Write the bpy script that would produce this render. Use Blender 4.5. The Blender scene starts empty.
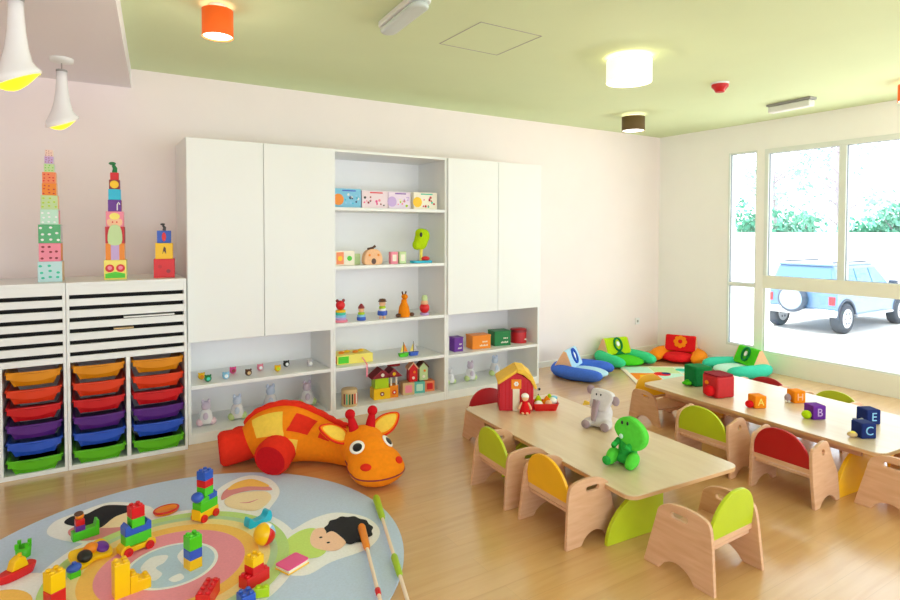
import bpy, math, random
from mathutils import Matrix, Vector
random.seed(7)
scene = bpy.context.scene
COL = scene.collection
PI = math.pi
def T(x, y, z): return Matrix.Translation((x, y, z))
def RX(d): return Matrix.Rotation(math.radians(d), 4, 'X')
def RY(d): return Matrix.Rotation(math.radians(d), 4, 'Y')
def RZ(d): return Matrix.Rotation(math.radians(d), 4, 'Z')
def SC(x, y, z): return Matrix.Diagonal((x, y, z, 1))
I4 = Matrix.Identity(4)

# ------------------------------------------------------------- materials
def lin(h):
    h = h.lstrip('#')
    o = []
    for i in (0, 2, 4):
        c = int(h[i:i+2], 16) / 255
        o.append(c / 12.92 if c <= .04045 else ((c + .055) / 1.055) ** 2.4)
    return (*o, 1)
MATS = {}
def mat(key, col=None, rough=.5, metal=0, emit=0, noise=0, scale=8, bump=0, spec=.5, sss=0, coat=0, trans=0):
    if key in MATS: return MATS[key]
    m = bpy.data.materials.new(key); m.use_nodes = True
    nt = m.node_tree; p = nt.nodes['Principled BSDF']
    c = lin(col)
    p.inputs['Base Color'].default_value = c
    p.inputs['Roughness'].default_value = rough
    p.inputs['Metallic'].default_value = metal
    p.inputs['Specular IOR Level'].default_value = spec
    if coat: p.inputs['Coat Weight'].default_value = coat; p.inputs['Coat Roughness'].default_value = .1
    if emit:
        p.inputs['Emission Color'].default_value = c
        p.inputs['Emission Strength'].default_value = emit
    if noise or bump:
        tc = nt.nodes.new('ShaderNodeTexCoord'); n = nt.nodes.new('ShaderNodeTexNoise')
        n.inputs['Scale'].default_value = scale; n.inputs['Detail'].default_value = 4
        nt.links.new(tc.outputs['Object'], n.inputs['Vector'])
        if noise:
            r = nt.nodes.new('ShaderNodeValToRGB')
            r.color_ramp.elements[0].position = .3; r.color_ramp.elements[1].position = .7
            r.color_ramp.elements[0].color = tuple(x * (1 - noise) for x in c[:3]) + (1,)
            r.color_ramp.elements[1].color = tuple(min(1, x * (1 + noise)) for x in c[:3]) + (1,)
            nt.links.new(n.outputs['Fac'], r.inputs['Fac']); nt.links.new(r.outputs['Color'], p.inputs['Base Color'])
        if bump:
            b = nt.nodes.new('ShaderNodeBump'); b.inputs['Strength'].default_value = bump; b.inputs['Distance'].default_value = .01
            nt.links.new(n.outputs['Fac'], b.inputs['Height']); nt.links.new(b.outputs['Normal'], p.inputs['Normal'])
    MATS[key] = m
    return m
def wood(key, c1, c2, rough=.4, sc=(2, 18, 18), plank=None, coat=0, spec=.5):
    m = bpy.data.materials.new(key); m.use_nodes = True
    nt = m.node_tree; p = nt.nodes['Principled BSDF']
    p.inputs['Roughness'].default_value = rough; p.inputs['Specular IOR Level'].default_value = spec
    tc = nt.nodes.new('ShaderNodeTexCoord'); mp = nt.nodes.new('ShaderNodeMapping')
    mp.inputs['Scale'].default_value = sc
    n = nt.nodes.new('ShaderNodeTexNoise'); n.inputs['Scale'].default_value = 1.6; n.inputs['Detail'].default_value = 6
    n.inputs['Distortion'].default_value = .6
    r = nt.nodes.new('ShaderNodeValToRGB')
    r.color_ramp.elements[0].position = .3; r.color_ramp.elements[1].position = .72
    r.color_ramp.elements[0].color = lin(c1); r.color_ramp.elements[1].color = lin(c2)
    L = nt.links.new
    L(tc.outputs['Object'], mp.inputs['Vector']); L(mp.outputs['Vector'], n.inputs['Vector']); L(n.outputs['Fac'], r.inputs['Fac'])
    out = r.outputs['Color']
    if plank:
        b = nt.nodes.new('ShaderNodeTexBrick')
        b.inputs['Scale'].default_value = 1; b.inputs['Brick Width'].default_value = plank[0]; b.inputs['Row Height'].default_value = plank[1]
        b.inputs['Mortar Size'].default_value = .0015; b.inputs['Color1'].default_value = (.97, .97, .97, 1); b.inputs['Color2'].default_value = (1.03, 1.02, 1, 1)
        b.inputs['Mortar'].default_value = (.9, .88, .85, 1)
        L(tc.outputs['Object'], b.inputs['Vector'])
        mx = nt.nodes.new('ShaderNodeMix'); mx.data_type = 'RGBA'; mx.blend_type = 'MULTIPLY'; mx.inputs['Factor'].default_value = 1
        L(out, mx.inputs['A']); L(b.outputs['Color'], mx.inputs['B']); out = mx.outputs['Result']
    L(out, p.inputs['Base Color'])
    if coat: p.inputs['Coat Weight'].default_value = coat; p.inputs['Coat Roughness'].default_value = .2
    MATS[key] = m
    return m
def glass(key, tint=(1, 1, 1, 1), gl=.06):
    m = bpy.data.materials.new(key); m.use_nodes = True
    nt = m.node_tree; nt.nodes.clear()
    o = nt.nodes.new('ShaderNodeOutputMaterial'); t = nt.nodes.new('ShaderNodeBsdfTransparent'); g = nt.nodes.new('ShaderNodeBsdfGlossy')
    t.inputs['Color'].default_value = tint; g.inputs['Roughness'].default_value = .02
    x = nt.nodes.new('ShaderNodeMixShader'); x.inputs['Fac'].default_value = gl
    nt.links.new(t.outputs[0], x.inputs[1]); nt.links.new(g.outputs[0], x.inputs[2]); nt.links.new(x.outputs[0], o.inputs[0])
    MATS[key] = m
    return m

# ------------------------------------------------------------- mesh builder
class MB:
    def __init__(s): s.v = []; s.f = []; s.mi = []; s.sm = []; s.mats = []
    def slot(s, m):
        m = MATS[m] if isinstance(m, str) else m
        if m not in s.mats: s.mats.append(m)
        return s.mats.index(m)
    def add(s, vs, fs, m, M=None, smooth=False):
        o = len(s.v); k = s.slot(m)
        for v in vs:
            v = Vector(v); s.v.append(M @ v if M else v)
        for f in fs: s.f.append([o + i for i in f]); s.mi.append(k); s.sm.append(smooth)
        return s
    def box(s, c, d, m, M=None):
        x, y, z = c; a, b, h = d[0] / 2, d[1] / 2, d[2] / 2
        vs = [(x + i * a, y + j * b, z + k * h) for k in (-1, 1) for j in (-1, 1) for i in (-1, 1)]
        return s.add(vs, [(0, 2, 3, 1), (4, 5, 7, 6), (0, 1, 5, 4), (2, 6, 7, 3), (0, 4, 6, 2), (1, 3, 7, 5)], m, M)
    def bx(s, x0, x1, y0, y1, z0, z1, m, M=None):
        return s.box(((x0 + x1) / 2, (y0 + y1) / 2, (z0 + z1) / 2), (abs(x1 - x0), abs(y1 - y0), abs(z1 - z0)), m, M)
    def lathe(s, pr, m, M=None, n=28, smooth=True, cap=True):
        vs = []; fs = []
        for r, z in pr:
            for i in range(n): a = 2 * PI * i / n; vs.append((r * math.cos(a), r * math.sin(a), z))
        for j in range(len(pr) - 1):
            for i in range(n):
                k = (i + 1) % n; fs.append((j * n + i, j * n + k, (j + 1) * n + k, (j + 1) * n + i))
        s.add(vs, fs, m, M, smooth)
        if cap:
            if pr[0][0] > 1e-4: s.add(vs[:n], [tuple(range(n))[::-1]], m, M)
            if pr[-1][0] > 1e-4: s.add(vs[-n:], [tuple(range(n))], m, M)
        return s
    def cyl(s, c, r, h, m, M=None, n=24): return s.lathe([(r, c[2]), (r, c[2] + h)], m, (M or I4) @ T(c[0], c[1], 0), n)
    def tube(s, pts, rad, m, M=None, n=12, closed=False, sx=1, sy=1):
        pts = [Vector(p) for p in pts]; N = len(pts)
        rad = rad if isinstance(rad, (list, tuple)) else [rad] * N
        vs = []; fs = []
        up = Vector((0, 0, 1)); prev = None
        for i, p in enumerate(pts):
            d = (pts[(i + 1) % N] - pts[i - 1]) if closed else (pts[min(i + 1, N - 1)] - pts[max(i - 1, 0)])
            d.normalize()
            if prev is None:
                a = d.cross(up)
                if a.length < 1e-3: a = d.cross(Vector((1, 0, 0)))
            else:
                a = prev - d * prev.dot(d)
            a.normalize(); prev = a; b = a.cross(d)
            r = rad[i]; ra, rb = (r if isinstance(r, tuple) else (r * sx, r * sy))
            for k in range(n):
                t = 2 * PI * k / n; vs.append(p + a * math.cos(t) * ra + b * math.sin(t) * rb)
        for j in range(N if closed else N - 1):
            for i in range(n):
                k = (i + 1) % n; q = (j + 1) % N
                fs.append((j * n + i, j * n + k, q * n + k, q * n + i))
        s.add(vs, fs, m, M, True)
        if not closed:
            s.add(vs[:n], [tuple(range(n))[::-1]], m, M, True); s.add(vs[-n:], [tuple(range(n))], m, M, True)
        return s
    def ell(s, c, r, m, M=None, nu=20, nv=12):
        if not isinstance(r, (list, tuple)): r = (r, r, r)
        vs = [(c[0], c[1], c[2] - r[2])]; fs = []
        for j in range(1, nv):
            t = -PI / 2 + PI * j / nv
            for i in range(nu):
                a = 2 * PI * i / nu
                vs.append((c[0] + r[0] * math.cos(t) * math.cos(a), c[1] + r[1] * math.cos(t) * math.sin(a), c[2] + r[2] * math.sin(t)))
        vs.append((c[0], c[1], c[2] + r[2])); last = len(vs) - 1
        for i in range(nu):
            k = (i + 1) % nu
            fs.append((0, 1 + k, 1 + i)); fs.append((last, last - nu + i, last - nu + k))
            for j in range(nv - 2): o = 1 + j * nu; fs.append((o + i, o + k, o + nu + k, o + nu + i))
        return s.add(vs, fs, m, M, True)
    def prism(s, poly, z0, z1, m, M=None, smooth=False):
        n = len(poly)
        vs = [(x, y, z0) for x, y in poly] + [(x, y, z1) for x, y in poly]
        fs = [tuple(range(n))[::-1], tuple(range(n, 2 * n))] + [(i, (i + 1) % n, n + (i + 1) % n, n + i) for i in range(n)]
        return s.add(vs, fs, m, M, smooth)
    def flat(s, poly, z, m, M=None): return s.add([(x, y, z) for x, y in poly], [tuple(range(len(poly)))], m, M)
    def mesh(s, name):
        me = bpy.data.meshes.new(name)
        me.from_pydata([tuple(v) for v in s.v], [], s.f)
        for m in s.mats: me.materials.append(m)
        me.polygons.foreach_set('material_index', s.mi); me.polygons.foreach_set('use_smooth', s.sm)
        me.update()
        return me
    def build(s, name, parent=None, loc=None, rz=0, bevel=0, seg=2, sub=0, smoothall=False):
        o = bpy.data.objects.new(name, s.mesh(name)); COL.objects.link(o)
        if parent: o.parent = parent
        if loc: o.location = loc
        if rz: o.rotation_euler.z = math.radians(rz)
        if bevel:
            b = o.modifiers.new('bevel', 'BEVEL'); b.width = bevel; b.segments = seg; b.limit_method = 'ANGLE'; b.angle_limit = .7
        if sub:
            b = o.modifiers.new('sub', 'SUBSURF'); b.levels = sub; b.render_levels = sub
        return o
def circ(cx, cy, rx, ry=None, n=40, rot=0, a0=0, a1=360):
    ry = ry or rx; c, q = math.cos(math.radians(rot)), math.sin(math.radians(rot))
    full = abs(a1 - a0) >= 360
    out = []
    for i in range(n if full else n + 1):
        a = math.radians(a0 + (a1 - a0) * i / n)
        x, y = rx * math.cos(a), ry * math.sin(a); out.append((cx + x * c - y * q, cy + x * q + y * c))
    return out
def spline(pts, n=8, closed=True):
    out = []; N = len(pts)
    rng = range(N) if closed else range(N - 1)
    g = (lambda i: Vector(pts[i % N])) if closed else (lambda i: Vector(pts[max(0, min(N - 1, i))]))
    for i in rng:
        a, b, c, d = g(i - 1), g(i), g(i + 1), g(i + 2)
        for k in range(n):
            t = k / n
            out.append(tuple(.5 * (2 * b + (c - a) * t + (2 * a - 5 * b + 4 * c - d) * t * t + (3 * b - a - 3 * c + d) * t ** 3)))
    if not closed: out.append(tuple(g(N - 1)))
    return out
def from_eval(tmp, name, m, parent, M=None, smooth=True):
    dg = bpy.context.evaluated_depsgraph_get(); dg.update()
    me = bpy.data.meshes.new_from_object(tmp.evaluated_get(dg)); me.name = name
    if M: me.transform(M)
    me.materials.clear(); me.materials.append(MATS[m])
    me.polygons.foreach_set('use_smooth', [smooth] * len(me.polygons))
    o = bpy.data.objects.new(name, me); COL.objects.link(o)
    if parent: o.parent = parent
    bpy.data.objects.remove(tmp)
    return o
def panel(name, loops, thick, m, parent, M, bev=.003):
    """a board cut from closed outlines (the later ones are holes)"""
    cu = bpy.data.curves.new('tmp', 'CURVE'); cu.dimensions = '2D'; cu.fill_mode = 'BOTH'
    cu.extrude = thick / 2 - bev; cu.bevel_depth = bev; cu.bevel_resolution = 1; cu.offset = -bev
    for lp in loops:
        sp = cu.splines.new('POLY'); sp.points.add(len(lp) - 1); sp.use_cyclic_u = True
        for p, (x, y) in zip(sp.points, lp): p.co = (x, y, 0, 1)
    t = bpy.data.objects.new('tmp', cu); COL.objects.link(t)
    return from_eval(t, name, m, parent, M, False)
def text(name, body, size, m, parent, M, depth=.0015, align='CENTER'):
    cu = bpy.data.curves.new('tmp', 'FONT'); cu.body = body; cu.size = size; cu.extrude = depth
    cu.align_x = align; cu.align_y = 'CENTER'; cu.resolution_u = 3
    t = bpy.data.objects.new('tmp', cu); COL.objects.link(t)
    return from_eval(t, name, m, parent, M, False)
def blob(name, parts, m, parent, voxel=.012, smooth=6, M=None):
    """ellipsoids (centre, radii, rotation matrix) fused into one soft surface"""
    b = MB()
    for q in parts:
        c, r = q[0], q[1]; R = q[2] if len(q) > 2 else I4
        b.ell((0, 0, 0), r, m, T(*c) @ R, 20, 14)
    t = b.build('tmp')
    rm = t.modifiers.new('r', 'REMESH'); rm.mode = 'VOXEL'; rm.voxel_size = voxel
    sm = t.modifiers.new('s', 'SMOOTH'); sm.iterations = smooth; sm.factor = .6
    return from_eval(t, name, m, parent, M, True)
def tag(o, label, cat, group=None, kind=None):
    o['label'] = label
    if cat: o['category'] = cat
    if group: o['group'] = group
    if kind: o['kind'] = kind
    return o
def thing(name, label, cat, loc=(0, 0, 0), rz=0, group=None):
    o = bpy.data.objects.new(name, None); COL.objects.link(o); o.empty_display_size = .05
    o.location = loc; o.rotation_euler.z = math.radians(rz)
    return tag(o, label, cat, group)
def lab(o, s): o['label'] = s; return o
def struct(name, mb, loc=None, parent=None, **k):
    o = mb.build(name, parent, loc, **k)
    if not parent: o['kind'] = 'structure'
    return o
def dup(o, loc=None, rz=None, label=None, parent=None):
    c = o.copy(); COL.objects.link(c)
    if parent: c.parent = parent
    if loc: c.location = loc
    if rz is not None: c.rotation_euler.z = math.radians(rz)
    if label: c['label'] = label
    for ch in [q for q in o.children]: dup(ch, parent=c)
    return c

# ------------------------------------------------------------- palette
mat('wall_paint', '#f3e7e6', .7, noise=.01, scale=3, spec=.25)
mat('wall_cool', '#f4f3f1', .65, noise=.01, scale=3, spec=.3)
mat('ceiling_green', '#d8e6bc', .75, noise=.015, scale=2, spec=.2)
mat('soffit_white', '#ebe6ea', .7)
mat('sill_cream', '#ecece0', .6)
mat('frame_white', '#dde3df', .4)
mat('cabinet_white', '#ebeceb', .38, noise=.008, scale=2)
mat('cabinet_inside', '#fbfafa', .5)
mat('slot_shade_black', '#15110f', .8)
mat('white', '#f5f5f5', .5); mat('white_gloss', '#f3f3f5', .25)
mat('grey', '#9a9a98', .5); mat('dark_grey', '#3d3d40', .5); mat('black', '#121214', .4); mat('cream', '#efe4cc', .6)
mat('chrome', '#c9c9c9', .2, 1)
for k, c in dict(red='#d8141c', orange='#f08a10', yellow='#f7c400', lime='#b2d40c', green='#4cc81e', blue='#2d58c0', purple='#6a2c98', navy='#1c2c6c',
                 pink='#ea4a92', cyan='#20b4d8', brown='#5a3420', teal='#3cc4a4', deepgreen='#0c7a3c', peach='#f4c096', mint='#bfe6d2', lilac='#c8a8dc',
                 skyblue='#8cc8ec', tan='#d6b684', palegreen='#c4dca0', rose='#f08aa0', maroon='#8c1c2a', crimson='#c4101c', butter='#f6e46c', palegrey='#cfcbd2').items():
    mat(k, c, .42)
    mat('brick_' + k, c, .28, spec=.5)
    mat('cloth_' + k, c, .85, noise=.06, scale=60, bump=.15, spec=.2)
mat('tray_orange', '#dc8a0c', .35); mat('tray_vermilion', '#dc3a10', .35); mat('tray_red', '#c8141a', .35)
mat('tray_purple', '#54207c', .35); mat('tray_blue', '#2450bc', .35); mat('tray_green', '#58b412', .35)
mat('chair_lime', '#b9c91c', .4, noise=.03); mat('chair_yellow', '#f2b40c', .4, noise=.03); mat('chair_red', '#b41018', .4); mat('chair_green', '#a2c822', .4, noise=.03)
wood('beech', '#d3a07a', '#e2b592', .42, (3, 3, 22))
wood('table_top', '#d9bf9e', '#e3cdae', .3, (10, 1.2, 10), coat=.4)
wood('table_edge', '#cf9f70', '#dcb184', .45, (3, 3, 18))
wood('floor_wood', '#cfa068', '#dab07a', .34, (1.2, 14, 14), plank=(1.6, .13), coat=1, spec=.6)
glass('pane_glass', gl=.05)
mat('plush_orange', '#f58a14', .9, noise=.05, scale=40, bump=.2, spec=.15)
mat('plush_red', '#e0301c', .9, noise=.05, scale=40, bump=.2, spec=.15)
mat('plush_yellow', '#f6cf52', .9, noise=.05, scale=40, bump=.2, spec=.15)
mat('plush_green', '#56cc3c', .8, noise=.06, scale=50, bump=.15, spec=.2)
mat('plush_darkgreen', '#2ca844', .8, noise=.06, scale=50, bump=.15, spec=.2)
mat('plush_grey', '#d8d0d2', .85, noise=.05, scale=50, bump=.15, spec=.2)
mat('plush_mauve', '#a8929c', .85, noise=.05, scale=50, bump=.15, spec=.2)
for k, c in dict(rug_blue='#c2d4f2', rug_white='#f2f4fa', rug_pink='#f09cae', rug_orange='#fcc868', rug_yellow='#f6e0a0', rug_green='#c0e090', rug_sage='#b8d8b0',
                 rug_black='#34343a', rug_skin='#f8ceb4', rug_skinlight='#f6e0b8', rug_rose='#e09498', rug_lime='#cce880', rug_map='#bcd6ee').items():
    mat(k, c, .92, noise=.04, scale=90, bump=.1, spec=.1)
# ============================================================= ROOM
XL, XR, YF, YB, ZC = -2.4, 6.629, -2.6, 5.247, 2.865
YC = 4.712
struct('floor', MB().bx(XL - .15, XR + .15, YF - .15, YB + .15, -.12, 0, 'floor_wood'))
struct('ceiling', MB().bx(XL - .15, XR + .15, YF - .15, YB + .15, ZC, ZC + .15, 'ceiling_green'))
struct('wall_back', MB().bx(XL - .15, XR + .15, YB, YB + .15, 0, ZC, 'wall_paint'))
w = MB().bx(XL - .15, XL, YF, YB, 0, ZC, 'wall_paint')
struct('wall_left', w)
w = MB()   # window wall: solid parts around the openings
w.bx(XR, XR + .15, YF, YB, 2.545, ZC, 'wall_cool').bx(XR, XR + .15, 4.245, YB, 0, 2.545, 'wall_cool')
w.bx(XR, XR + .15, 3.80, 3.893, 0, 2.545, 'wall_cool').bx(XR, XR + .15, 3.893, 4.245, 0, .235, 'wall_cool')
w.bx(XR, XR + .15, YF, 3.80, 0, .215, 'sill_cream').bx(XR, XR + .15, YF, -1.6, .215, 2.545, 'wall_cool')
struct('wall_right', w)
# rear side of the room: unseen, its wide openings made up to let in soft fill light
w = MB()
w.bx(XL, XR, YF - .15, YF, 2.6, ZC, 'wall_cool').bx(XL, XR, YF - .15, YF, 0, .12, 'wall_cool')
for x in (XL + .2, -.2, 2, 4.2, XR - .2): w.bx(x - .05, x + .05, YF - .12, YF - .02, .12, 2.6, 'frame_white')
struct('wall_front', w)
# narrow window
f = MB()
x0, x1 = XR - .004, XR + .06
for a, b, c, d in ((4.222, 4.245, .235, 2.545), (3.893, 3.905, .235, 2.545), (3.905, 4.222, 2.525, 2.545), (3.905, 4.222, .235, .262), (3.905, 4.222, .955, .995)):
    f.bx(x0, x1, a, b, c, d, 'frame_white')
w1 = struct('window_1', f, bevel=.003)
mat('gasket', '#8c949c', .6)
def gasket(y0, y1, z0, z1, par):
    g = MB(); t = .006; a, b = XR + .012, XR + .034
    g.bx(a, b, y0, y0 + t, z0, z1, 'gasket').bx(a, b, y1 - t, y1, z0, z1, 'gasket').bx(a, b, y0 + t, y1 - t, z0, z0 + t, 'gasket').bx(a, b, y0 + t, y1 - t, z1 - t, z1, 'gasket')
    lab(g.build('gasket', par), 'thin grey seal round the pane')
for z0, z1 in ((.262, .955), (.995, 2.525)):
    gasket(3.905, 4.222, z0, z1, w1)
    MB().bx(XR + .03, XR + .036, 3.905, 4.222, z0, z1, 'pane_glass').build('pane', w1)
# large window
f = MB()
f.bx(XR - .008, XR + .08, -1.6, 3.80, 2.49, 2.545, 'frame_white').bx(XR - .008, XR + .08, 3.755, 3.80, .975, 2.49, 'frame_white')
f.bx(XR - .012, XR + .1, -1.6, 3.80, .955, 1.10, 'sill_cream').bx(XR + .01, XR + .08, -1.6, 3.80, .215, .235, 'frame_white')
f.bx(XR + .01, XR + .08, 3.78, 3.80, .235, .955, 'frame_white')
my = [2.987, 2.05, 1.12, .19, -.74]
for y in my: f.bx(XR - .006, XR + .08, y - .035, y + .035, 1.10, 2.49, 'frame_white')
for y in (1.12, -.74): f.bx(XR - .006, XR + .08, y - .035, y + .035, .235, .955, 'frame_white')
w2 = struct('window_2', f, bevel=.003)
ys = [3.755] + my + [-1.6]
for k in range(len(ys) - 1):
    gasket(ys[k + 1] + (.035 if k < len(ys) - 2 else 0), ys[k] - (.035 if k else 0), 1.1, 2.49, w2)
for a, b in zip(ys, ys[1:]): MB().bx(XR + .03, XR + .036, b, a, 1.1, 2.49, 'pane_glass').build('pane', w2)
for a, b in ((3.78, 1.12), (1.12, -.74), (-.74, -1.6)): MB().bx(XR + .03, XR + .036, b, a, .235, .955, 'pane_glass').build('pane', w2)
struct('baseboard_back', MB().bx(4.07, XR - .012, YB - .012, YB, 0, .07, 'wall_cool'), bevel=.002)
struct('baseboard_right', MB().bx(XR - .012, XR, 3.8, YB, 0, .07, 'wall_cool'), bevel=.002)
# lowered white ceiling panel at top left
struct('trim_1', MB().prism([(.345, 5.2468), (-2.3995, 5.2468), (-2.3995, 1.6), (-.01, 1.6)], 2.716, ZC, 'soffit_white'))
# ceiling access hatch: a thin groove frame
h = MB()
a, b, c, d = 2.06, 2.545, 2.94, 3.43
for q in ((a, b, c, c + .006), (a, b, d - .006, d), (a, a + .006, c, d), (b - .006, b, c, d)): h.bx(*q, ZC - .0015, ZC, 'grey')
struct('trim_2', h)
o = MB().box((6.21, YB - .006, .418), (.075, .012, .085), 'white_gloss').box((6.21, YB - .0125, .418), (.03, .002, .03), 'grey').build('wall_socket', bevel=.003)
tag(o, 'small white socket plate low on the back wall near the corner', 'socket')

# ============================================================= TALL CABINETS
def carcass(x0, x1, z0=0, z1=2.29):
    c = MB(); t = .022
    c.bx(x0, x0 + t, YC + .002, YB - .001, z0, z1, 'cabinet_white').bx(x1 - t, x1, YC + .002, YB - .001, z0, z1, 'cabinet_white')
    c.bx(x0 + t, x1 - t, YC + .002, YB - .001, z1 - t, z1, 'cabinet_white').bx(x0 + t, x1 - t, YC + .002, YB - .001, 0, .075, 'cabinet_white')
    return c
def cabinet(label, x0, x1, shelves, doors=None):
    cx = (x0 + x1) / 2
    t = thing('display_cabinet', label, 'cabinet', (cx, YC, 0))
    M = T(-cx, -YC, 0)
    def put(mb, nm, **k):
        mb.v = [M @ v for v in mb.v]; return mb.build(nm, t, **k)
    put(carcass(x0, x1), 'carcass', bevel=.002)
    put(MB().bx(x0 + .022, x1 - .022, YB - .02, YB - .002, .075, 2.268, 'cabinet_inside'), 'back_panel')
    for z in shelves:
        put(MB().bx(x0 + .0225, x1 - .0225, YC + .004, YB - .021, z - .028, z, 'cabinet_white'), 'shelf', bevel=.002)
    if doors:
        zd, xs = doors
        put(MB().bx(x0 + .0225, x1 - .0225, YC + .01, YB - .021, zd, zd + .022, 'cabinet_white'), 'shelf')
        for a, b in zip(xs, xs[1:]):
            put(MB().bx(a + .002, b - .002, YC - .02, YC, zd - .005, 2.288, 'cabinet_white'), 'door', bevel=.003)
    return t
cabinet('tall white cabinet with two flat doors above open shelves, beside the tray unit', .655, 1.79, [.438], (.775, [.655, 1.215, 1.79]))
cabinet('white open bookcase with five tiers of toys between the doored cabinets', 1.791, 2.918, [1.803, 1.303, .813, .433])
cabinet('white two-door cabinet above open shelves, nearest the blank bright wall', 2.919, 4.062, [.42], (.815, [2.919, 3.506, 4.062]))

# ============================================================= TRAY UNITS
YT = 4.63
def slotted(x0, x1, z0, z1, zs, h=.028):
    b = MB(); edges = [z0] + [q for z in sorted(zs) for q in (z - h / 2, z + h / 2)] + [z1]
    for i in range(0, len(edges), 2): b.bx(x0, x1, YT, YT + .022, edges[i], edges[i + 1], 'cabinet_white')
    return b
ZS = [1.158, 1.083, 1.005, .930, .853, .776]
def tray_unit(label, x0, x1, cols, slot_spans):
    cx = (x0 + x1) / 2; t = thing('tray_unit', label, 'cabinet', (cx, YT, 0)); M = T(-cx, -YT, 0)
    def put(mb, nm, **k):
        mb.v = [M @ v for v in mb.v]; return mb.build(nm, t, **k)
    c = MB(); y0, y1 = YT, YB - .001
    c.bx(x0, x0 + .018, y0, y1, 0, 1.255, 'cabinet_white').bx(x1 - .018, x1, y0, y1, 0, 1.255, 'cabinet_white')
    c.bx(x0 + .018, x1 - .018, y0, y1, 1.232, 1.255, 'cabinet_white').bx(x0 + .018, x1 - .018, y0, y1, 0, .03, 'cabinet_white')
    c.bx(x0 + .018, x1 - .018, YT + .5, y1, .03, 1.232, 'cabinet_inside')
    for x in cols: c.bx(x - .013, x + .013, y0, YT + .5, .03, .722, 'cabinet_white')
    put(c, 'carcass', bevel=.002)
    for a, b in slot_spans:
        put(slotted(a, b, .722, 1.232, ZS), 'shelf_stack')
        put(MB().bx(a, b, YT + .06, YT + .07, .75, 1.2, 'slot_shade_black'), 'slot_shade_sheet')  # black sheet stands in for the shade inside the slots
    return t
tray_unit('white drawer unit cut by the left edge of the picture, one tray column showing', -1.2, -.096, [-.452, -.81], [(-1.182, -.114)])
tray_unit('white low drawer unit with two tray columns, against the tall cabinet', -.094, .64, [.262], [(-.076, .622)])
for (x0, x1, z, c, d) in ((.24, .56, 1.003, 'white', 'white sheet poking out of the third slot'), (.18, .30, .927, 'tan', 'tan card poking out of the fourth slot')):
    tag(MB().bx(x0, x1, YT + .002, YT + .058, z - .006, z + .003, c).build('paper_sheet'), d + ' of the low drawer unit', 'paper')
TC = ['orange', 'vermilion', 'red', 'purple', 'blue', 'green']
TN = ['orange', 'orange-red', 'red', 'purple', 'blue', 'green']
def tray(x0, x1, zt, c, label, off):
    w = x1 - x0; t = thing('storage_tray', label, 'tray', ((x0 + x1) / 2, YT + .01 - off, zt - .10), 0)
    b = MB(); m = 'tray_' + c
    # tub: tapered, rounded front with a concave scoop
    hw, bw = w / 2 - .014, w / 2 - .05
    pts_t = [(-hw, .45), (-hw, .02), (-hw + .02, -.012), (0, -.03), (hw - .02, -.012), (hw, .02), (hw, .45)]
    pts_b = [(-bw, .43), (-bw, .045), (-bw + .02, .022), (0, .008), (bw - .02, .022), (bw, .045), (bw, .43)]
    n = len(pts_t)
    pt, pb = spline(pts_t, 3, False), spline(pts_b, 3, False); n = len(pt)
    vs = [(x, y, .086) for x, y in pt] + [(x, y, 0) for x, y in pb]
    b.add(vs, [(i, i + 1, n + i + 1, n + i) for i in range(n - 1)], m, None, True)
    b.add([(x, y, 0) for x, y in pb], [tuple(range(n))], m)
    b.build('tub', t)
    r = MB(); lip = [(x * 1.0, y - .012) for x, y in pt]
    ring = [(x, y, .09) for x, y in pt]
    r.tube(ring, .0075, m, n=8, sx=1.5)
    # drooping scooped front lip
    k = [i for i in range(n) if pt[i][1] < .03]
    L = []
    for i in k:
        x, y = pt[i]; u = abs(x) / hw; L.append((x, y - .012, .094 - .010 * (1 - u * u)))
    nn = len(L)
    r.add([(x, y, z) for x, y, z in L] + [(x, y + .004, z - .036 - .014 * (1 - (abs(x) / hw) ** 2)) for x, y, z in L], [(i, i + 1, nn + i + 1, nn + i) for i in range(nn - 1)], m, None, True)
    r.build('rim', t)
    return t
tops = [.697, .583, .469, .355, .243, .130]
words = ['topmost', 'second', 'third', 'fourth', 'fifth', 'lowest']
for cn, (a, b) in (('left column, at the picture edge', (-.432, -.118)), ('middle column of the three', (-.074, .248)), ('right column, beside the tall cabinet', (.277, .62))):
    for k in range(6):
        tray(a, b, tops[k], TC[k], '%s plastic tray, %s in the %s' % (TN[k], words[k], cn), .004 * (k % 2))
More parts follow.
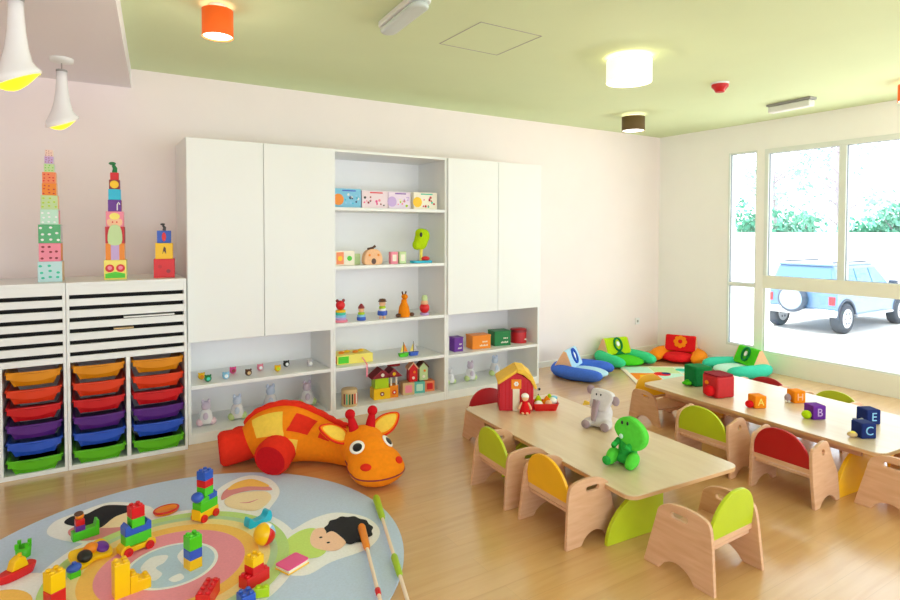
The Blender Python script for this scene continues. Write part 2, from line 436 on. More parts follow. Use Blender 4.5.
# ============================================================= TABLES AND CHAIRS
def rrect(x0, x1, y0, y1, r, n=5):
    o = []
    for cx, cy, a in ((x1 - r, y0 + r, -90), (x1 - r, y1 - r, 0), (x0 + r, y1 - r, 90), (x0 + r, y0 + r, 180)): o += circ(cx, cy, r, r, n, 0, a, a + 90)
    return o
def table(label, x0, x1, y0, y1, h, fins, rz=0, hide_far=False):
    cx, cy = (x0 + x1) / 2, (y0 + y1) / 2; a, b = (x1 - x0) / 2, (y1 - y0) / 2
    t = thing('play_table', label, 'table', (cx, cy, 0), rz)
    MB().prism(rrect(-a, a, -b, b, .06), h - .006, h, 'table_top').build('table_top', t, bevel=.002)
    MB().prism(rrect(-a, a, -b, b, .06), h - .024, h - .006, 'table_edge').build('edge_band', t)
    for sy, m, inset, f0, f1 in fins:
        y = sy * (b - inset)
        rx = f1 - f0; hh = h - .026
        cur = [(rx * (1 - math.cos(PI / 2 * i / 16)), min(hh, hh * 1.05 * math.sin(PI / 2 * i / 16))) for i in range(17)]
        fl = [(-a + f0 + x, z) for x, z in cur] + [(-a + f1, 0)] if f0 < 0 else [(-a + f1 - x, z) for x, z in cur][::-1] + [(-a + f1, 0), (-a + f0, 0)]
        fl = [q for i, q in enumerate(fl) if i == 0 or (Vector(q) - Vector(fl[i - 1])).length > 1e-4]
        panel('leg_panel', [fl], .024, m, t, T(0, y, 0) @ RX(90))
    MB().bx(-.012, .012, -b + .25, b - .25, h - .115, h - .026, 'beech').build('stretcher', t)
    for s in (-1, 1): MB().bx(s * (a - .11) - .01, s * (a - .11) + .01, -b + .16, b - .16, h - .085, h - .026, 'beech').build('apron', t)
    for y in (.28, .5): MB().cyl((-a + .11 - .014, -b + y, h - .05), .012, .02, 'chrome').bx(-a + .07, -a + .1, -b + y - .02, -b + y + .02, h - .034, h - .026, 'chrome').build('hinge', t)
    return t
table('long low beech table carrying the red toy barn and two plush animals', 2.347, 3.187, 1.935, 3.615, .28, [(-1, 'chair_lime', .11, -.06, .34), (1, 'chair_lime', .62, -.06, .38), (-1, 'chair_lime', .62, .52, .9), (1, 'chair_lime', .62, .52, .9)], -3.6)
table('low beech table with letter blocks, in the window glare', 3.912, 4.826, 1.471, 3.271, .33, [(-1, 'chair_yellow', .22, -.06, .4), (1, 'chair_yellow', .45, -.06, .4), (-1, 'chair_yellow', .22, .56, .97), (1, 'chair_yellow', .25, .56, .97)], -3.6)

# local frame of a chair: +x is the way the sitter faces, y across, origin on the floor under the middle
def arch(x0, x1, h, n=10): return [(x0 + (x1 - x0) * i / n, h * math.sin(PI * i / n) ** .7) for i in range(n + 1)]
def side_a():
    top = spline([(-.172, .2), (-.158, .285), (-.125, .318), (-.03, .33), (.055, .318), (.11, .285), (.125, .24)], 5, False)
    out = [(-.19, 0)] + top + [(.185, 0), (.10, 0)] + arch(-.09, .10, .06)[::-1][1:-1] + [(-.09, 0)]
    slot = rrect(.0 - .045, .045, .262, .288, .012)
    return [out, slot[::-1]]
def side_b():
    out = [(-.145, 0)] + spline([(-.158, .2), (-.15, .33), (-.10, .352), (-.02, .372), (.03, .355), (.075, .26)], 5, False) + [(.13, .16), (.14, 0), (.10, 0)] + arch(-.09, .10, .05)[::-1][1:-1] + [(-.09, 0)]
    return [out, circ(-.03, .31, .019, n=16)[::-1]]
def chair(label, col, style, loc, rz, W=.40, bh=.42, seat=.17):
    t = thing('toddler_chair', label, 'chair', (*loc, 0), rz)
    s = side_a() if style == 'a' else side_b()
    for q in (-1, 1): 
        panel('side_panel', s, .02, 'beech', t, T(0, q * (W / 2 - .01), 0) @ RX(q * 3) @ RX(90))
    iw = W / 2 - .031
    MB().bx(-.13, .12, -iw, iw, seat - .016, seat, 'beech').build('seat', t, bevel=.003)
    rb = -.135
    MB().bx(rb - .008, rb + .012, -iw, iw, seat + .012, seat + .04, 'beech').build('back_rail', t, bevel=.003)
    z0 = seat + .04
    d = [(-iw, z0)] + circ(0, z0, iw, bh - z0, 22, 0, 180, 0)[1:-1] + [(iw, z0)]
    hgt = bh - z0
    d = [(-iw, z0), (iw, z0)] + [(iw * math.copysign(abs(math.cos(a)) ** .9, math.cos(a)), z0 + hgt * math.sin(a) ** .9) for a in [PI * i / 24 for i in range(1, 24)]]
    panel('backrest', [[(y, z - z0) for y, z in d]], .016, col, t, T(rb, 0, z0) @ RY(-9) @ RZ(90) @ RX(90))
    return t
chair('small beech chair with lime back, on the left side of the barn table', 'chair_lime', 'a', (2.235, 2.83), -4)
chair('small beech chair with golden yellow back, tucked under the barn table', 'chair_yellow', 'a', (2.225, 2.335), -1)
chair('beech chair with lime back, nearest the camera at the end of the barn table', 'chair_lime', 'a', (2.515, 1.715), 91, bh=.43, W=.405, seat=.175)
c = chair('small chair with crimson back beyond the barn at the far table end', 'chair_red', 'a', (2.70, 3.60), -94, W=.43, bh=.46)
c.scale.z = .78
chair('beech chair with olive-lime back and round hole in its side, at the block table', 'chair_lime', 'b', (3.68, 2.43), 0, W=.43, seat=.185, bh=.425)
chair('beech chair with dark red back and round hole in its side', 'chair_red', 'b', (3.69, 1.905), 0, seat=.185, bh=.425)
c = chair('low chair with yellow back at the far block table end, near the play mat', 'chair_yellow', 'a', (4.20, 3.27), -99, W=.40, bh=.45)
c.scale.z = .76
chair('chair with handle slot, half out of the picture at the right table end', 'chair_green', 'a', (4.05, 1.455), 90, W=.40)
chair('chair behind the block table showing only its dark red back, left of the pair there', 'chair_red', 'a', (4.83, 2.80), 180, bh=.352)
chair('chair behind the block table showing only its lime back, near the purple block', 'chair_lime', 'a', (4.83, 2.26), 180, bh=.357)

# ============================================================= RUG
def rug():
    b = MB(); cx, cy = .393, 3.033
    b.prism(circ(cx, cy, 1.056, n=96), 0, .008, 'rug_blue')
    k = [.0082]
    def lay(poly, m): b.flat(poly, k[0], m); k[0] += .00022
    X, Y = .345, 3.03
    def head(c, L, W, rot, out=1.0):
        return spline([(c[0] + x * math.cos(rot) - y * math.sin(rot), c[1] + x * math.sin(rot) + y * math.cos(rot)) for x, y in
            [(-L, 0), (-.75 * L, .75 * W), (0, W), (.75 * L, .8 * W), (L, .2 * W), (.85 * L, -.6 * W), (.1 * L, -W), (-.8 * L, -.7 * W)]], 6)
    # white cloud outlines with children's heads around the ring
    lay(circ(X, Y, .585, n=80), 'rug_white')
    lay(spline([(-.16, 3.66), (-.15, 3.83), (-.02, 3.9), (.12, 3.94), (.26, 3.83), (.33, 3.7), (.3, 3.5), (.05, 3.45)], 6), 'rug_white')
    lay(spline([(.62, 3.5), (.63, 3.68), (.74, 3.84), (.9, 3.9), (1.0, 3.78), (1.01, 3.58), (.93, 3.42), (.8, 3.3)], 6), 'rug_white')
    lay(spline([(.8, 3.02), (.93, 3.06), (1.06, 3.12), (1.2, 3.12), (1.32, 2.98), (1.32, 2.8), (1.2, 2.68), (1.0, 2.66), (.85, 2.62), (.75, 2.75)], 6), 'rug_white')
    lay(spline([(-.5, 3.3), (-.2, 3.3), (-.1, 3.1), (-.2, 2.8), (-.5, 2.75)], 6), 'rug_white')
    lay(spline([(-.45, 3.2), (-.28, 3.2), (-.2, 3.05), (-.3, 2.85), (-.5, 2.9)], 6), 'rug_orange')
    lay(spline([(.2, 2.2), (.35, 2.5), (.6, 2.45), (.75, 2.2), (.5, 2.02)], 6), 'rug_white')
    lay(spline([(.28, 2.25), (.4, 2.42), (.58, 2.38), (.65, 2.22), (.48, 2.1)], 6), 'rug_rose')
    # first child: black hair, pale face, rosy shirt
    lay(spline([(-.08, 3.68), (.06, 3.74), (.2, 3.7), (.27, 3.58), (.15, 3.49), (-.02, 3.52)], 6), 'rug_rose')
    lay(spline([(.02, 3.66), (.1, 3.76), (.24, 3.74), (.28, 3.64), (.18, 3.57)], 6), 'rug_skinlight')
    lay(spline([(-.1, 3.78), (-.07, 3.85), (.0, 3.84), (.05, 3.88), (.11, 3.9), (.22, 3.82), (.25, 3.76), (.14, 3.72), (.06, 3.62), (-.02, 3.68)], 6), 'rug_black')
    # second child: face under a pink and orange cap
    lay(spline([(.7, 3.5), (.7, 3.62), (.8, 3.66), (.93, 3.6), (.93, 3.48), (.82, 3.38)], 6), 'rug_skinlight')
    lay(spline([(.68, 3.62), (.72, 3.74), (.82, 3.8), (.94, 3.72), (.97, 3.6), (.86, 3.66), (.76, 3.66)], 6), 'rug_rose')
    lay(spline([(.74, 3.74), (.8, 3.82), (.9, 3.83), (.96, 3.72), (.96, 3.66), (.85, 3.73)], 6), 'rug_orange')
    lay(spline([(.76, 3.53), (.81, 3.51), (.87, 3.52), (.81, 3.495)], 4), 'rug_rose')
    # third child: curly black hair, peach face, lime shirt
    lay(spline([(.85, 2.8), (.84, 2.93), (.95, 3.02), (1.04, 3.0), (1.04, 2.82), (.96, 2.73)], 6), 'rug_lime')
    lay(spline([(.97, 2.82), (.98, 2.92), (1.04, 3.0), (1.12, 2.94), (1.13, 2.8), (1.05, 2.74)], 6), 'rug_skin')
    curls = []
    for i in range(22):
        a = 2 * PI * i / 22; r = 1 + (.09 if i % 2 else 0)
        curls.append((1.185 + .115 * r * math.cos(a), 2.90 + .145 * r * math.sin(a)))
    lay(spline(curls, 4), 'rug_black')
    lay(spline([(1.02, 2.83), (1.04, 2.9), (1.1, 2.93), (1.12, 2.86), (1.12, 2.78), (1.07, 2.78)], 5), 'rug_skin')
    for e in ((1.03, 2.9), (1.045, 2.83)): lay(circ(e[0], e[1], .009, n=10), 'rug_black')
    # rings and map
    for r, m in ((.535, 'rug_green'), (.48, 'rug_sage'), (.445, 'rug_yellow'), (.39, 'rug_orange'), (.325, 'rug_pink'), (.202, 'rug_white'), (.186, 'rug_map')): lay(circ(X, Y, r, n=72), m)
    lay(spline([(X - .13, Y + .05), (X - .08, Y + .12), (X - .01, Y + .1), (X - .03, Y + .04), (X - .07, Y + .01), (X - .05, Y - .06), (X - .09, Y - .1), (X - .12, Y - .02)], 5), 'rug_white')
    lay(spline([(X + .03, Y + .07), (X + .08, Y + .13), (X + .13, Y + .08), (X + .1, Y + .03), (X + .12, Y - .04), (X + .07, Y - .1), (X + .04, Y - .02)], 5), 'rug_white')
    lay(spline([(X - .03, Y - .12), (X + .02, Y - .1), (X + .03, Y - .15), (X - .01, Y - .16)], 5), 'rug_white')
    o = b.build('round_rug')
    return tag(o, 'large round pale blue rug printed with children around rainbow rings', 'rug')
rug()
def playmat():
    b = MB(); A = Matrix.Translation((5.48, 4.135, 0)) @ RZ(-35)
    h = .475
    b.prism(rrect(-h, h, -h, h, .02), 0, .012, 'cloth_cream' if 'cloth_cream' in MATS else 'cream', A)
    k = .0123
    cells = [(-.43, -.15, 'orange', -.43, -.16), (-.14, .14, 'yellow', -.43, -.16), (.15, .43, 'skyblue', -.43, -.16),
             (-.43, -.15, 'orange', -.15, .13), (-.14, .14, 'mint', -.15, .13), (.15, .43, 'butter', -.15, .13),
             (-.43, -.15, 'mint', .14, .43), (-.14, .14, 'palegreen', .14, .43), (.15, .43, 'mint', .14, .43)]
    for x0, x1, c, y0, y1 in cells: b.flat([(x0, y0), (x1, y0), (x1, y1), (x0, y1)], k, 'cloth_' + c, A)
    b.flat(circ(-.08, .1, .09, n=20), k + .0004, 'cloth_red', A); b.flat(circ(-.03, .13, .05, n=20), k + .0007, 'cloth_navy', A)
    b.flat(circ(.2, .3, .07, n=20), k + .0004, 'cloth_teal', A); b.flat(circ(-.3, -.02, .06, n=20), k + .0004, 'cloth_yellow', A)
    b.flat(circ(.3, 0, .08, n=20), k + .0004, 'cloth_peach', A)
    tag(b.build('play_mat'), 'patchwork play mat with pale border on the floor among the corner cushions', 'mat')
playmat()

# ============================================================= CORNER SEATS
mat('cloth_emerald', '#3cd090', .85, noise=.06, scale=60, bump=.15, spec=.2)
mat('cloth_azure', '#4470dc', .85, noise=.06, scale=60, bump=.15, spec=.2)
mat('cloth_paleblue', '#b4dcf4', .85, noise=.06, scale=60, bump=.15, spec=.2)
def floor_seat(label, loc, rz, ring, back, ringtip, motif, mcol, w=.27, lean=18, bw=.18):
    t = thing('floor_seat', label, 'cushion', (*loc, 0), rz)      # local: faces +x
    path = spline([(.30, -.22), (.14, -.245), (-.08, -.22), (-.22, -.1), (-.22, .1), (-.08, .22), (.14, .245), (.30, .22)], 6, False)
    n = len(path); rad = []
    for i in range(n):
        u = abs(2 * i / (n - 1) - 1); r = .074 * (1 - .12 * u * u)
        if u > .72: r *= math.sqrt(max(.04, 1 - ((u - .72) / .28) ** 2))
        rad.append((r * 1.25, r * .95))
    MB().tube([(x, y, .0705) for x, y in path], rad, ring, n=16).build('ring_cushion', t)
    MB().ell((.05, 0, .05), (.25, .2, .05), ringtip).build('seat_pad', t)
    b = MB()
    Mb = T(-.10, 0, .10)
    prof = [(-.16, 0), (.07, 0), (.035, .08), (-.01, .185), (-.045, .195)]
    b.prism([(x, z) for x, z in prof], -bw, bw, back, Mb @ RX(90))
    o = b.build('backrest', t, bevel=.022, seg=4)
    for s in (-1, 1):
        e = MB().prism([(x * .93 - .002, z * .93 + .007) for x, z in prof], 0, .004, 'cloth_peach', Mb @ T(0, s * (bw + .002) + .002, 0) @ RX(90)).build('end_patch', t)
        lab(e, 'beige end patch')
    ang = math.degrees(math.atan2(.075, .115))
    Mm = Mb @ T(.021, 0, .115) @ RY(90 - 22)
    m = MB()
    if motif == 'flower':
        for i in range(8):
            a = PI / 4 * i; m.prism(circ(.055 * math.cos(a), .055 * math.sin(a), .026, n=14), 0, .012, mcol, Mm)
        m.prism(circ(0, 0, .045, n=20), 0, .014, mcol, Mm).prism(circ(0, 0, .026, n=16), .014, .018, 'cloth_red', Mm)
    else:
        m.tube([Mm @ Vector((.075 * math.cos(a), .055 * math.sin(a), .006)) for a in [2 * PI * i / 20 for i in range(20)]], .014, mcol, n=8, closed=True)
        m.prism(circ(-.005, 0, .03, .022, 16), 0, .01, 'cloth_white2' if 'cloth_white2' in MATS else 'white', Mm)
        if motif == 'stem': m.prism([(.08, -.012), (.12, -.07), (.125, .07), (.08, .012)], 0, .01, mcol, Mm)
    m.build('motif', t)
    return t
floor_seat('blue horseshoe floor seat with pale blue backrest, beside the cabinet end', (4.68, 4.72), -62, 'cloth_azure', 'cloth_paleblue', 'cloth_paleblue', 'oval', 'cloth_blue')
floor_seat('green horseshoe floor seat against the back wall, between blue and red seats', (5.56, 4.92), -98, 'cloth_emerald', 'cloth_lime', 'cloth_green', 'stem', 'cloth_deepgreen')
floor_seat('red and orange floor seat with a flower on its back, in the room corner', (6.30, 4.66), -152, 'cloth_orange', 'cloth_red', 'cloth_red', 'flower', 'cloth_orange')
floor_seat('turquoise floor seat with green backrest under the window', (6.29, 3.86), 157, 'cloth_teal', 'cloth_green', 'cloth_mint', 'oval', 'cloth_deepgreen')
# ============================================================= GIRAFFE CUSHION
def giraffe():
    G = (1.25, 3.85, 0)
    t = thing('giraffe_cushion', 'big orange stuffed giraffe lying on the floor beside the rug', 'soft toy', G)
    W = lambda p: Vector(p) - Vector(G)
    spine = [(.93, 4.20, .13), (.99, 4.16, .155), (1.09, 4.10, .19), (1.21, 4.03, .20), (1.34, 3.95, .175), (1.45, 3.85, .145), (1.52, 3.74, .135), (1.55, 3.62, .15)]
    rr = [.06, .125, .18, .20, .172, .142, .13, .125]
    sp = [Vector(p) for p in spline(spine, 6, False)]
    r = [q[0] for q in spline([(a, 0) for a in rr], 6, False)]
    b = MB().tube([W(p) for p in sp], [(a * 1.02, a) for a in r], 'plush_orange', n=32); b.build('body', t)
    def surf(u, ang, off=.004):
        """point on the body: u 0..1 along the spine, ang degrees from straight up towards the camera side"""
        f = u * (len(sp) - 1); i = min(int(f), len(sp) - 2); k = f - i
        p = sp[i].lerp(sp[i + 1], k); d = (sp[i + 1] - sp[i]).normalized(); rad = r[i] + (r[i + 1] - r[i]) * k
        side = d.cross(Vector((0, 0, 1))).normalized(); up = side.cross(d)
        a = math.radians(ang)
        return W(p + up * math.cos(a) * (rad + off) + side * math.sin(a) * (rad * 1.02 + off))
    def patch(u0, u1, a0, a1, m, name='patch', off=.004, skew=0):
        n = 8; vs = []; fs = []
        for i in range(n + 1):
            for j in range(n + 1): vs.append(surf(u0 + (u1 - u0) * i / n + skew * (j / n - .5), a0 + (a1 - a0) * j / n, off))
        for i in range(n):
            for j in range(n): q = i * (n + 1) + j; fs.append((q, q + 1, q + n + 2, q + n + 1))
        return MB().add(vs, fs, m, None, True).build(name, t)
    lab(patch(.24, .42, 30, 78, 'plush_yellow', skew=.03), 'yellow patch')
    lab(patch(.46, .60, 30, 68, 'plush_red', skew=-.03), 'red patch')
    lab(patch(.66, .78, 30, 66, 'plush_red'), 'red patch'); 
    lab(patch(.36, .52, 82, 112, 'plush_yellow', off=.003), 'yellow patch')
    # mane along the back
    m = []; 
    for i in range(41):
        u = .12 + .76 * i / 40; m.append((u, .022 + .006 * abs(math.sin(i * .78))))
    vs = []; fs = []
    for u, h in m:
        for ang, off in ((-7, 0), (-5, h), (5, h), (7, 0)): vs.append(surf(u, ang + 4, off))
    for i in range(len(m) - 1):
        for j in range(3): q = i * 4 + j; fs.append((q, q + 1, q + 5, q + 4))
    MB().add(vs, fs, 'plush_red', None, True).build('mane', t)
    # stubby legs: orange shank inside the body, red shoe with darker sole
    for p0, p1, r0, r1 in (((1.0, 4.13, .14), (.775, 4.17, .118), .11, .118), ((1.17, 3.98, .16), (1.015, 3.81, .112), .115, .122)):
        a, c = W(p0), W(p1); d = (c - a).normalized()
        lg = MB().tube([a, a.lerp(c, .35), a.lerp(c, .55), a.lerp(c, .85), c - d * .012, c], [r0 * .9, r0, r0 * 1.02, r1, r1 * .96, r1 * .86], 'plush_red', n=24).build('foot', t)
        lab(MB().tube([c - d * .004, c + d * .006], [r1 * .84, r1 * .8], 'cloth_crimson', n=24).build('sole', lg), 'darker red sole')
    for p0, p1 in (((1.3, 4.05, .12), (1.32, 4.3, .09)), ((1.0, 4.18, .12), (.95, 4.4, .09))):
        MB().tube([W(p0), W(p1)], [.1, .09], 'plush_red', n=20).build('foot', t)
    # head
    yaw = 0
    H = Matrix.Translation(W((1.565, 3.54, 0))) @ RZ(-90)        # local +x points along the muzzle
    hd = blob('head', [((-.04, 0, .175), (.155, .155, .135)), ((.05, 0, .15), (.16, .16, .135)), ((.15, 0, .115), (.15, .182, .115)), ((.20, 0, .10), (.13, .178, .098))], 'plush_orange', t, .014, 8, H)
    from mathutils.bvhtree import BVHTree
    bv = BVHTree.FromPolygons([v.co for v in hd.data.vertices], [tuple(p.vertices) for p in hd.data.polygons])
    def onhead(lp, toward):
        o = H @ Vector(lp); d = (H.to_3x3() @ Vector(toward)).normalized()
        h, nrm, _, _ = bv.ray_cast(o + d * .6, -d)
        return h, nrm
    def disc(name, lp, toward, rx, ry, m, parent, off=.002, thick=.012, tilt=0, lift=0):
        h, nrm = onhead(lp, toward)
        R = nrm.to_track_quat('Z', 'Y').to_matrix().to_4x4()
        return MB().ell((0, 0, lift), (rx, ry, thick), m, Matrix.Translation(h + nrm * off) @ R @ RZ(tilt), 24, 10).build(name, t if parent is None else parent)
    for s in (-1, 1):
        e = disc('eye', (.03, s * .068, .14), (.62, s * .3, .72), .054, .046, 'cloth_white', None, .0)
        lab(disc('pupil', (.04, s * .066, .14), (.62, s * .3, .72), .034, .029, 'black', e, .008, .008), 'black pupil')
        lab(disc('nostril', (.17, s * .082, .13), (1, s * .35, .30), .036, .024, 'plush_red', None, .0, .014), 'red nostril')
        # horn
        hb, hn = onhead((-.045, s * .045, .2), (-.1, s * .15, 1)); d = (H.to_3x3() @ Vector((-.12, s * .22, 1))).normalized()
        ho = MB().tube([hb - d * .02, hb + d * .03, hb + d * .085], [.036, .03, .02], 'cloth_crimson', n=16).build('horn', t)
        MB().ell(tuple(hb + d * .098), .034, 'cloth_crimson').build('horn_ball', ho)
        # ear
        eb, en = onhead((-.06, s * .07, .20), (-.2, s, .9)); ed = (H.to_3x3() @ Vector((-.1, s * 1, .52))).normalized()
        up = (H.to_3x3() @ Vector((.55, 0, .8))).normalized(); z = (up - ed * up.dot(ed)).normalized(); x = ed; y = z.cross(x)
        R = Matrix((x, y, z)).transposed().to_4x4()
        Me = Matrix.Translation(eb + ed * .062) @ R
        leaf = spline([(-.085, .035), (-.03, .064), (.05, .055), (.12, .0), (.05, -.055), (-.03, -.064), (-.085, -.035)], 5)
        ea = MB().prism(leaf, -.009, .009, 'plush_orange', Me).tube([Me @ Vector((p[0], p[1], .004)) for p in leaf], .007, 'plush_red', n=8, closed=True).build('ear', t)
        lab(MB().prism([(p[0] * .8 + .005, p[1] * .76) for p in leaf], .008, .013, 'plush_yellow', Me).build('inner_ear', ea), 'pale yellow inner ear')
    # mouth: a stitched dark line round the muzzle
    pts = []
    for i in range(31):
        a = math.radians(-112 + 224 * i / 30); z = .085 + .05 * (abs(a) / 2) ** 3
        d = Vector((math.cos(a), math.sin(a), 0)); o = H @ Vector((.10, 0, z)); dd = (H.to_3x3() @ d).normalized()
        h, nrm, _, _ = bv.ray_cast(o + dd * .6, -dd)
        if h: pts.append(h + nrm * .001)
    MB().tube(pts, .005, 'maroon', n=6).build('mouth', t)
mat('cloth_white', '#f4f2ee', .8)
mat('cloth_cream', '#f0e2cc', .85)
giraffe()

# ============================================================= BUILDING BRICKS
U, BH = .031, .05
def brick(b, x, y, z, nx, ny, c, h=1, studs=True, M=None, top=None):
    c = 'brick_' + c; w, d, hh = nx * U, ny * U, h * BH
    b.box((x, y, z + hh / 2), (w - .001, d - .001, hh - .0008), c, M)
    if studs:
        for i in range(nx):
            for j in range(ny):
                b.lathe([(.0102, z + hh), (.0102, z + hh + .009), (.007, z + hh + .009)], c, (M or I4) @ T(x + (i - (nx - 1) / 2) * U, y + (j - (ny - 1) / 2) * U, 0), 12)
    return b
Z0 = .0105
def build_toy(name, label, cat, loc, rz, bricks, extra=None):
    t = thing(name, label, cat, (*loc, Z0), rz)
    for (x, y, z, nx, ny, c, *h) in bricks:
        hh = h[0] if h else 1
        lab(brick(MB(), x * U, y * U, z * BH, nx, ny, c, hh).build('brick', t, bevel=.0025, seg=2), c.replace('brick_', '') + ' brick')
    if extra: extra(t)
    return t
def wheels(t, xs, y, r=.021):
    for x in xs:
        for s in (-1, 1):
            w = MB(); M = T(x, s * y, r) @ RX(90)
            w.lathe([(r * .9, -.008), (r, -.005), (r, .005), (r * .9, .008)], 'brick_red', M, 20)
            wh = w.build('wheel', t)
            lab(MB().lathe([(r * .42, -.0095), (r * .42, .0095)], 'brick_crimson', M, 14).build('hub', wh), 'darker hub')
def carA(t):
    b = MB(); prof = [(-.082, .014), (.082, .014), (.082, .036), (.07, .052), (.045, .054), (.035, .04), (-.035, .04), (-.045, .054), (-.07, .052), (-.082, .036)]
    b.prism(prof, -.033, .033, 'brick_yellow', RX(90)); lab(b.build('chassis', t, bevel=.003), 'yellow chassis')
    wheels(t, (-.05, .05), .036)
    b = MB(); prof = [(-.062, 0), (.062, 0), (.062, .04), (.045, .055), (.03, .03), (-.03, .03), (-.045, .055), (-.062, .04)]
    b.prism(prof, -.031, .031, 'brick_blue', T(0, 0, .097) @ RX(90)); lab(b.build('brick', t, bevel=.003), 'blue winged brick')
build_toy('toy_car', 'toy brick car with yellow base, blue winged brick and red top', 'toy car', (.21, 3.27), 18,
          [(0, 0, .88, 4, 2, 'green', 1.05), (0, 0, 2.55, 2, 2, 'green', .9), (0, 0, 3.45, 2, 2, 'red', 1.1)], carA)
def carB(t):
    b = MB(); prof = [(-.068, .014), (.068, .014), (.068, .055), (-.055, .055), (-.068, .075)]
    b.prism(prof, -.031, .031, 'brick_yellow', RX(90)); lab(b.build('chassis', t, bevel=.003), 'yellow chassis')
    wheels(t, (-.042, .042), .035)
    b = MB(); b.ell((-.055, 0, .137), (.031, .034, .028), 'brick_blue'); lab(b.build('brick', t), 'rounded blue brick')
build_toy('toy_car', 'taller toy brick car with red wheels and blue brick tower at rug back', 'toy car', (.56, 3.44), 35,
          [(0, 0, 1.1, 4, 2, 'green', 1), (.9, 0, 2.1, 2, 2, 'blue', .6), (-.9, 0, 2.1, 2, 2, 'green', .5), (0, 0, 2.7, 2, 2, 'green', .9), (0, 0, 3.6, 2, 2, 'red', .8), (0, 0, 4.4, 2, 2, 'blue', .95)], carB)
build_toy('brick_tower', 'narrow brick tower of yellow, blue and green on the printed map', 'building bricks', (.425, 2.96), 20,
          [(0, 0, 0, 2, 2, 'yellow'), (0, 0, 1, 2, 2, 'blue', .9), (0, 0, 1.9, 2, 2, 'green', 1.25)])
build_toy('brick_stair', 'all-yellow stepped brick stack at the left of the printed map', 'building bricks', (.14, 2.90), 10,
          [(-.5, 0, 0, 2, 2, 'yellow', 3), (1, 0, 0, 1, 2, 'yellow', 1.6), (2.2, 0, 0, 2, 2, 'yellow', 1)])
build_toy('brick_tower', 'yellow bricks on large red bricks at the front of the rug', 'building bricks', (.64, 2.68), 25,
          [(0, 0, 0, 4, 2, 'red', 1.1), (0, 0, 1.1, 2, 2, 'red', .7), (0, 0, 1.8, 2, 2, 'yellow', .8)])
build_toy('loose_brick', 'loose blue brick beside the large red bricks, at picture bottom', 'building bricks', (.575, 2.555), 10, [(0, 0, 0, 2, 2, 'blue', .9)])
build_toy('loose_brick', 'loose green brick between blue brick and red bricks, at picture bottom', 'building bricks', (.645, 2.565), -20, [(0, 0, 0, 2, 1, 'lime', .8)])
build_toy('brick_stack', 'all-red brick stack with studs at the bottom edge of the picture', 'building bricks', (.44, 2.66), 60, [(0, 0, 0, 4, 2, 'red', 1.2)])
build_toy('brick_stack', 'yellow bricks on a red brick, left of the yellow stepped stack', 'building bricks', (-.118, 2.975), 30, [(0, 0, 0, 2, 2, 'red', 1.3), (0, 0, 1.3, 2, 2, 'yellow', 1.6)])
def boat(t):
    b = MB(); hull = spline([(-.085, -.03), (0, -.038), (.06, -.028), (.095, 0), (.06, .028), (0, .038), (-.085, .03)], 4)
    lo = [(x * .82, y * .75) for x, y in hull]; n = len(hull)
    b.add([(x, y, 0) for x, y in lo] + [(x, y, .048) for x, y in hull], [tuple(range(n))[::-1], tuple(range(n, 2 * n))] + [(i, (i + 1) % n, n + (i + 1) % n, n + i) for i in range(n)], 'brick_red')
    lab(b.build('hull', t, bevel=.003), 'red hull')
    b = MB(); b.prism([(-.05, 0), (.035, 0), (.02, .045), (-.01, .062), (-.035, .05)], -.026, .026, 'brick_yellow', T(.0, 0, .048) @ RX(90))
    for x in (-.018,): b.lathe([(.01, .1), (.01, .117)], 'brick_yellow', T(x, 0, 0), 12)
    lab(b.build('cabin', t, bevel=.006, seg=3), 'yellow cabin')
build_toy('toy_boat', 'red toy boat with a rounded yellow top, far left on the rug', 'toy boat', (-.275, 3.30), 215, [], boat).scale = (.88, .88, .88)
def cup(t):
    b = MB(); b.lathe([(.03, 0), (.034, .05), (.028, .05), (.025, .012), (0, .012)], 'brick_green', None, 24)
    for i in range(4): b.box((.03 * math.cos(i * PI / 2 + .6), .03 * math.sin(i * PI / 2 + .6), .06), (.016, .014, .022), 'brick_green')
    b.build('cup', t)
build_toy('toy_cup', 'small hollow green brick with notched rim behind the red boat', 'building bricks', (-.262, 3.50), 0, [], cup)
def rider(t):
    b = MB(); b.prism([(-.075, 0), (.075, 0), (.075, .095), (.06, .1), (.052, .06), (-.075, .055)], -.031, .031, 'brick_green', RX(90)); lab(b.build('base', t, bevel=.003), 'green base')
    lab(MB().box((-.03, 0, .073), (.055, .05, .034), 'brick_purple').build('brick', t, bevel=.003), 'purple brick')
    lab(MB().box((-.03, 0, .11), (.05, .048, .038), 'brick_red').build('brick', t, bevel=.004), 'red brick')
    lab(MB().ell((-.03, 0, .148), (.026, .025, .022), 'brick_orange').build('head', t), 'orange head')
    lab(MB().ell((-.034, 0, .163), (.027, .026, .015), 'brick_brown').build('hair', t), 'brown hair')
build_toy('toy_rider', 'green brick toy carrying a red figure with brown hair, on printed hair', 'toy figure', (-.005, 3.555), 12, [], rider).scale = (.8, .8, .8)
def bug(t):
    b = MB(); b.prism(spline([(-.07, -.06), (0, -.045), (.07, -.06), (.09, 0), (.075, .06), (0, .05), (-.07, .06), (-.09, 0)], 5), 0, .022, 'brick_yellow'); lab(b.build('base', t, bevel=.006), 'yellow base')
    lab(MB().ell((.005, .015, .03), (.035, .028, .026), 'brick_orange').build('dome', t), 'orange dome')
    lab(MB().ell((-.042, -.02, .036), (.032, .034, .024), 'black').build('dome', t), 'black dome')
    lab(MB().ell((.048, -.004, .03), (.03, .036, .018), 'brick_purple').build('dome', t), 'purple dome')
bt = build_toy('toy_beetle', 'flat yellow toy with one black and one purple dome', 'toy', (.015, 3.29), 28, [], bug)
bt.rotation_euler.x = math.radians(20); bt.location.z = Z0 + .02
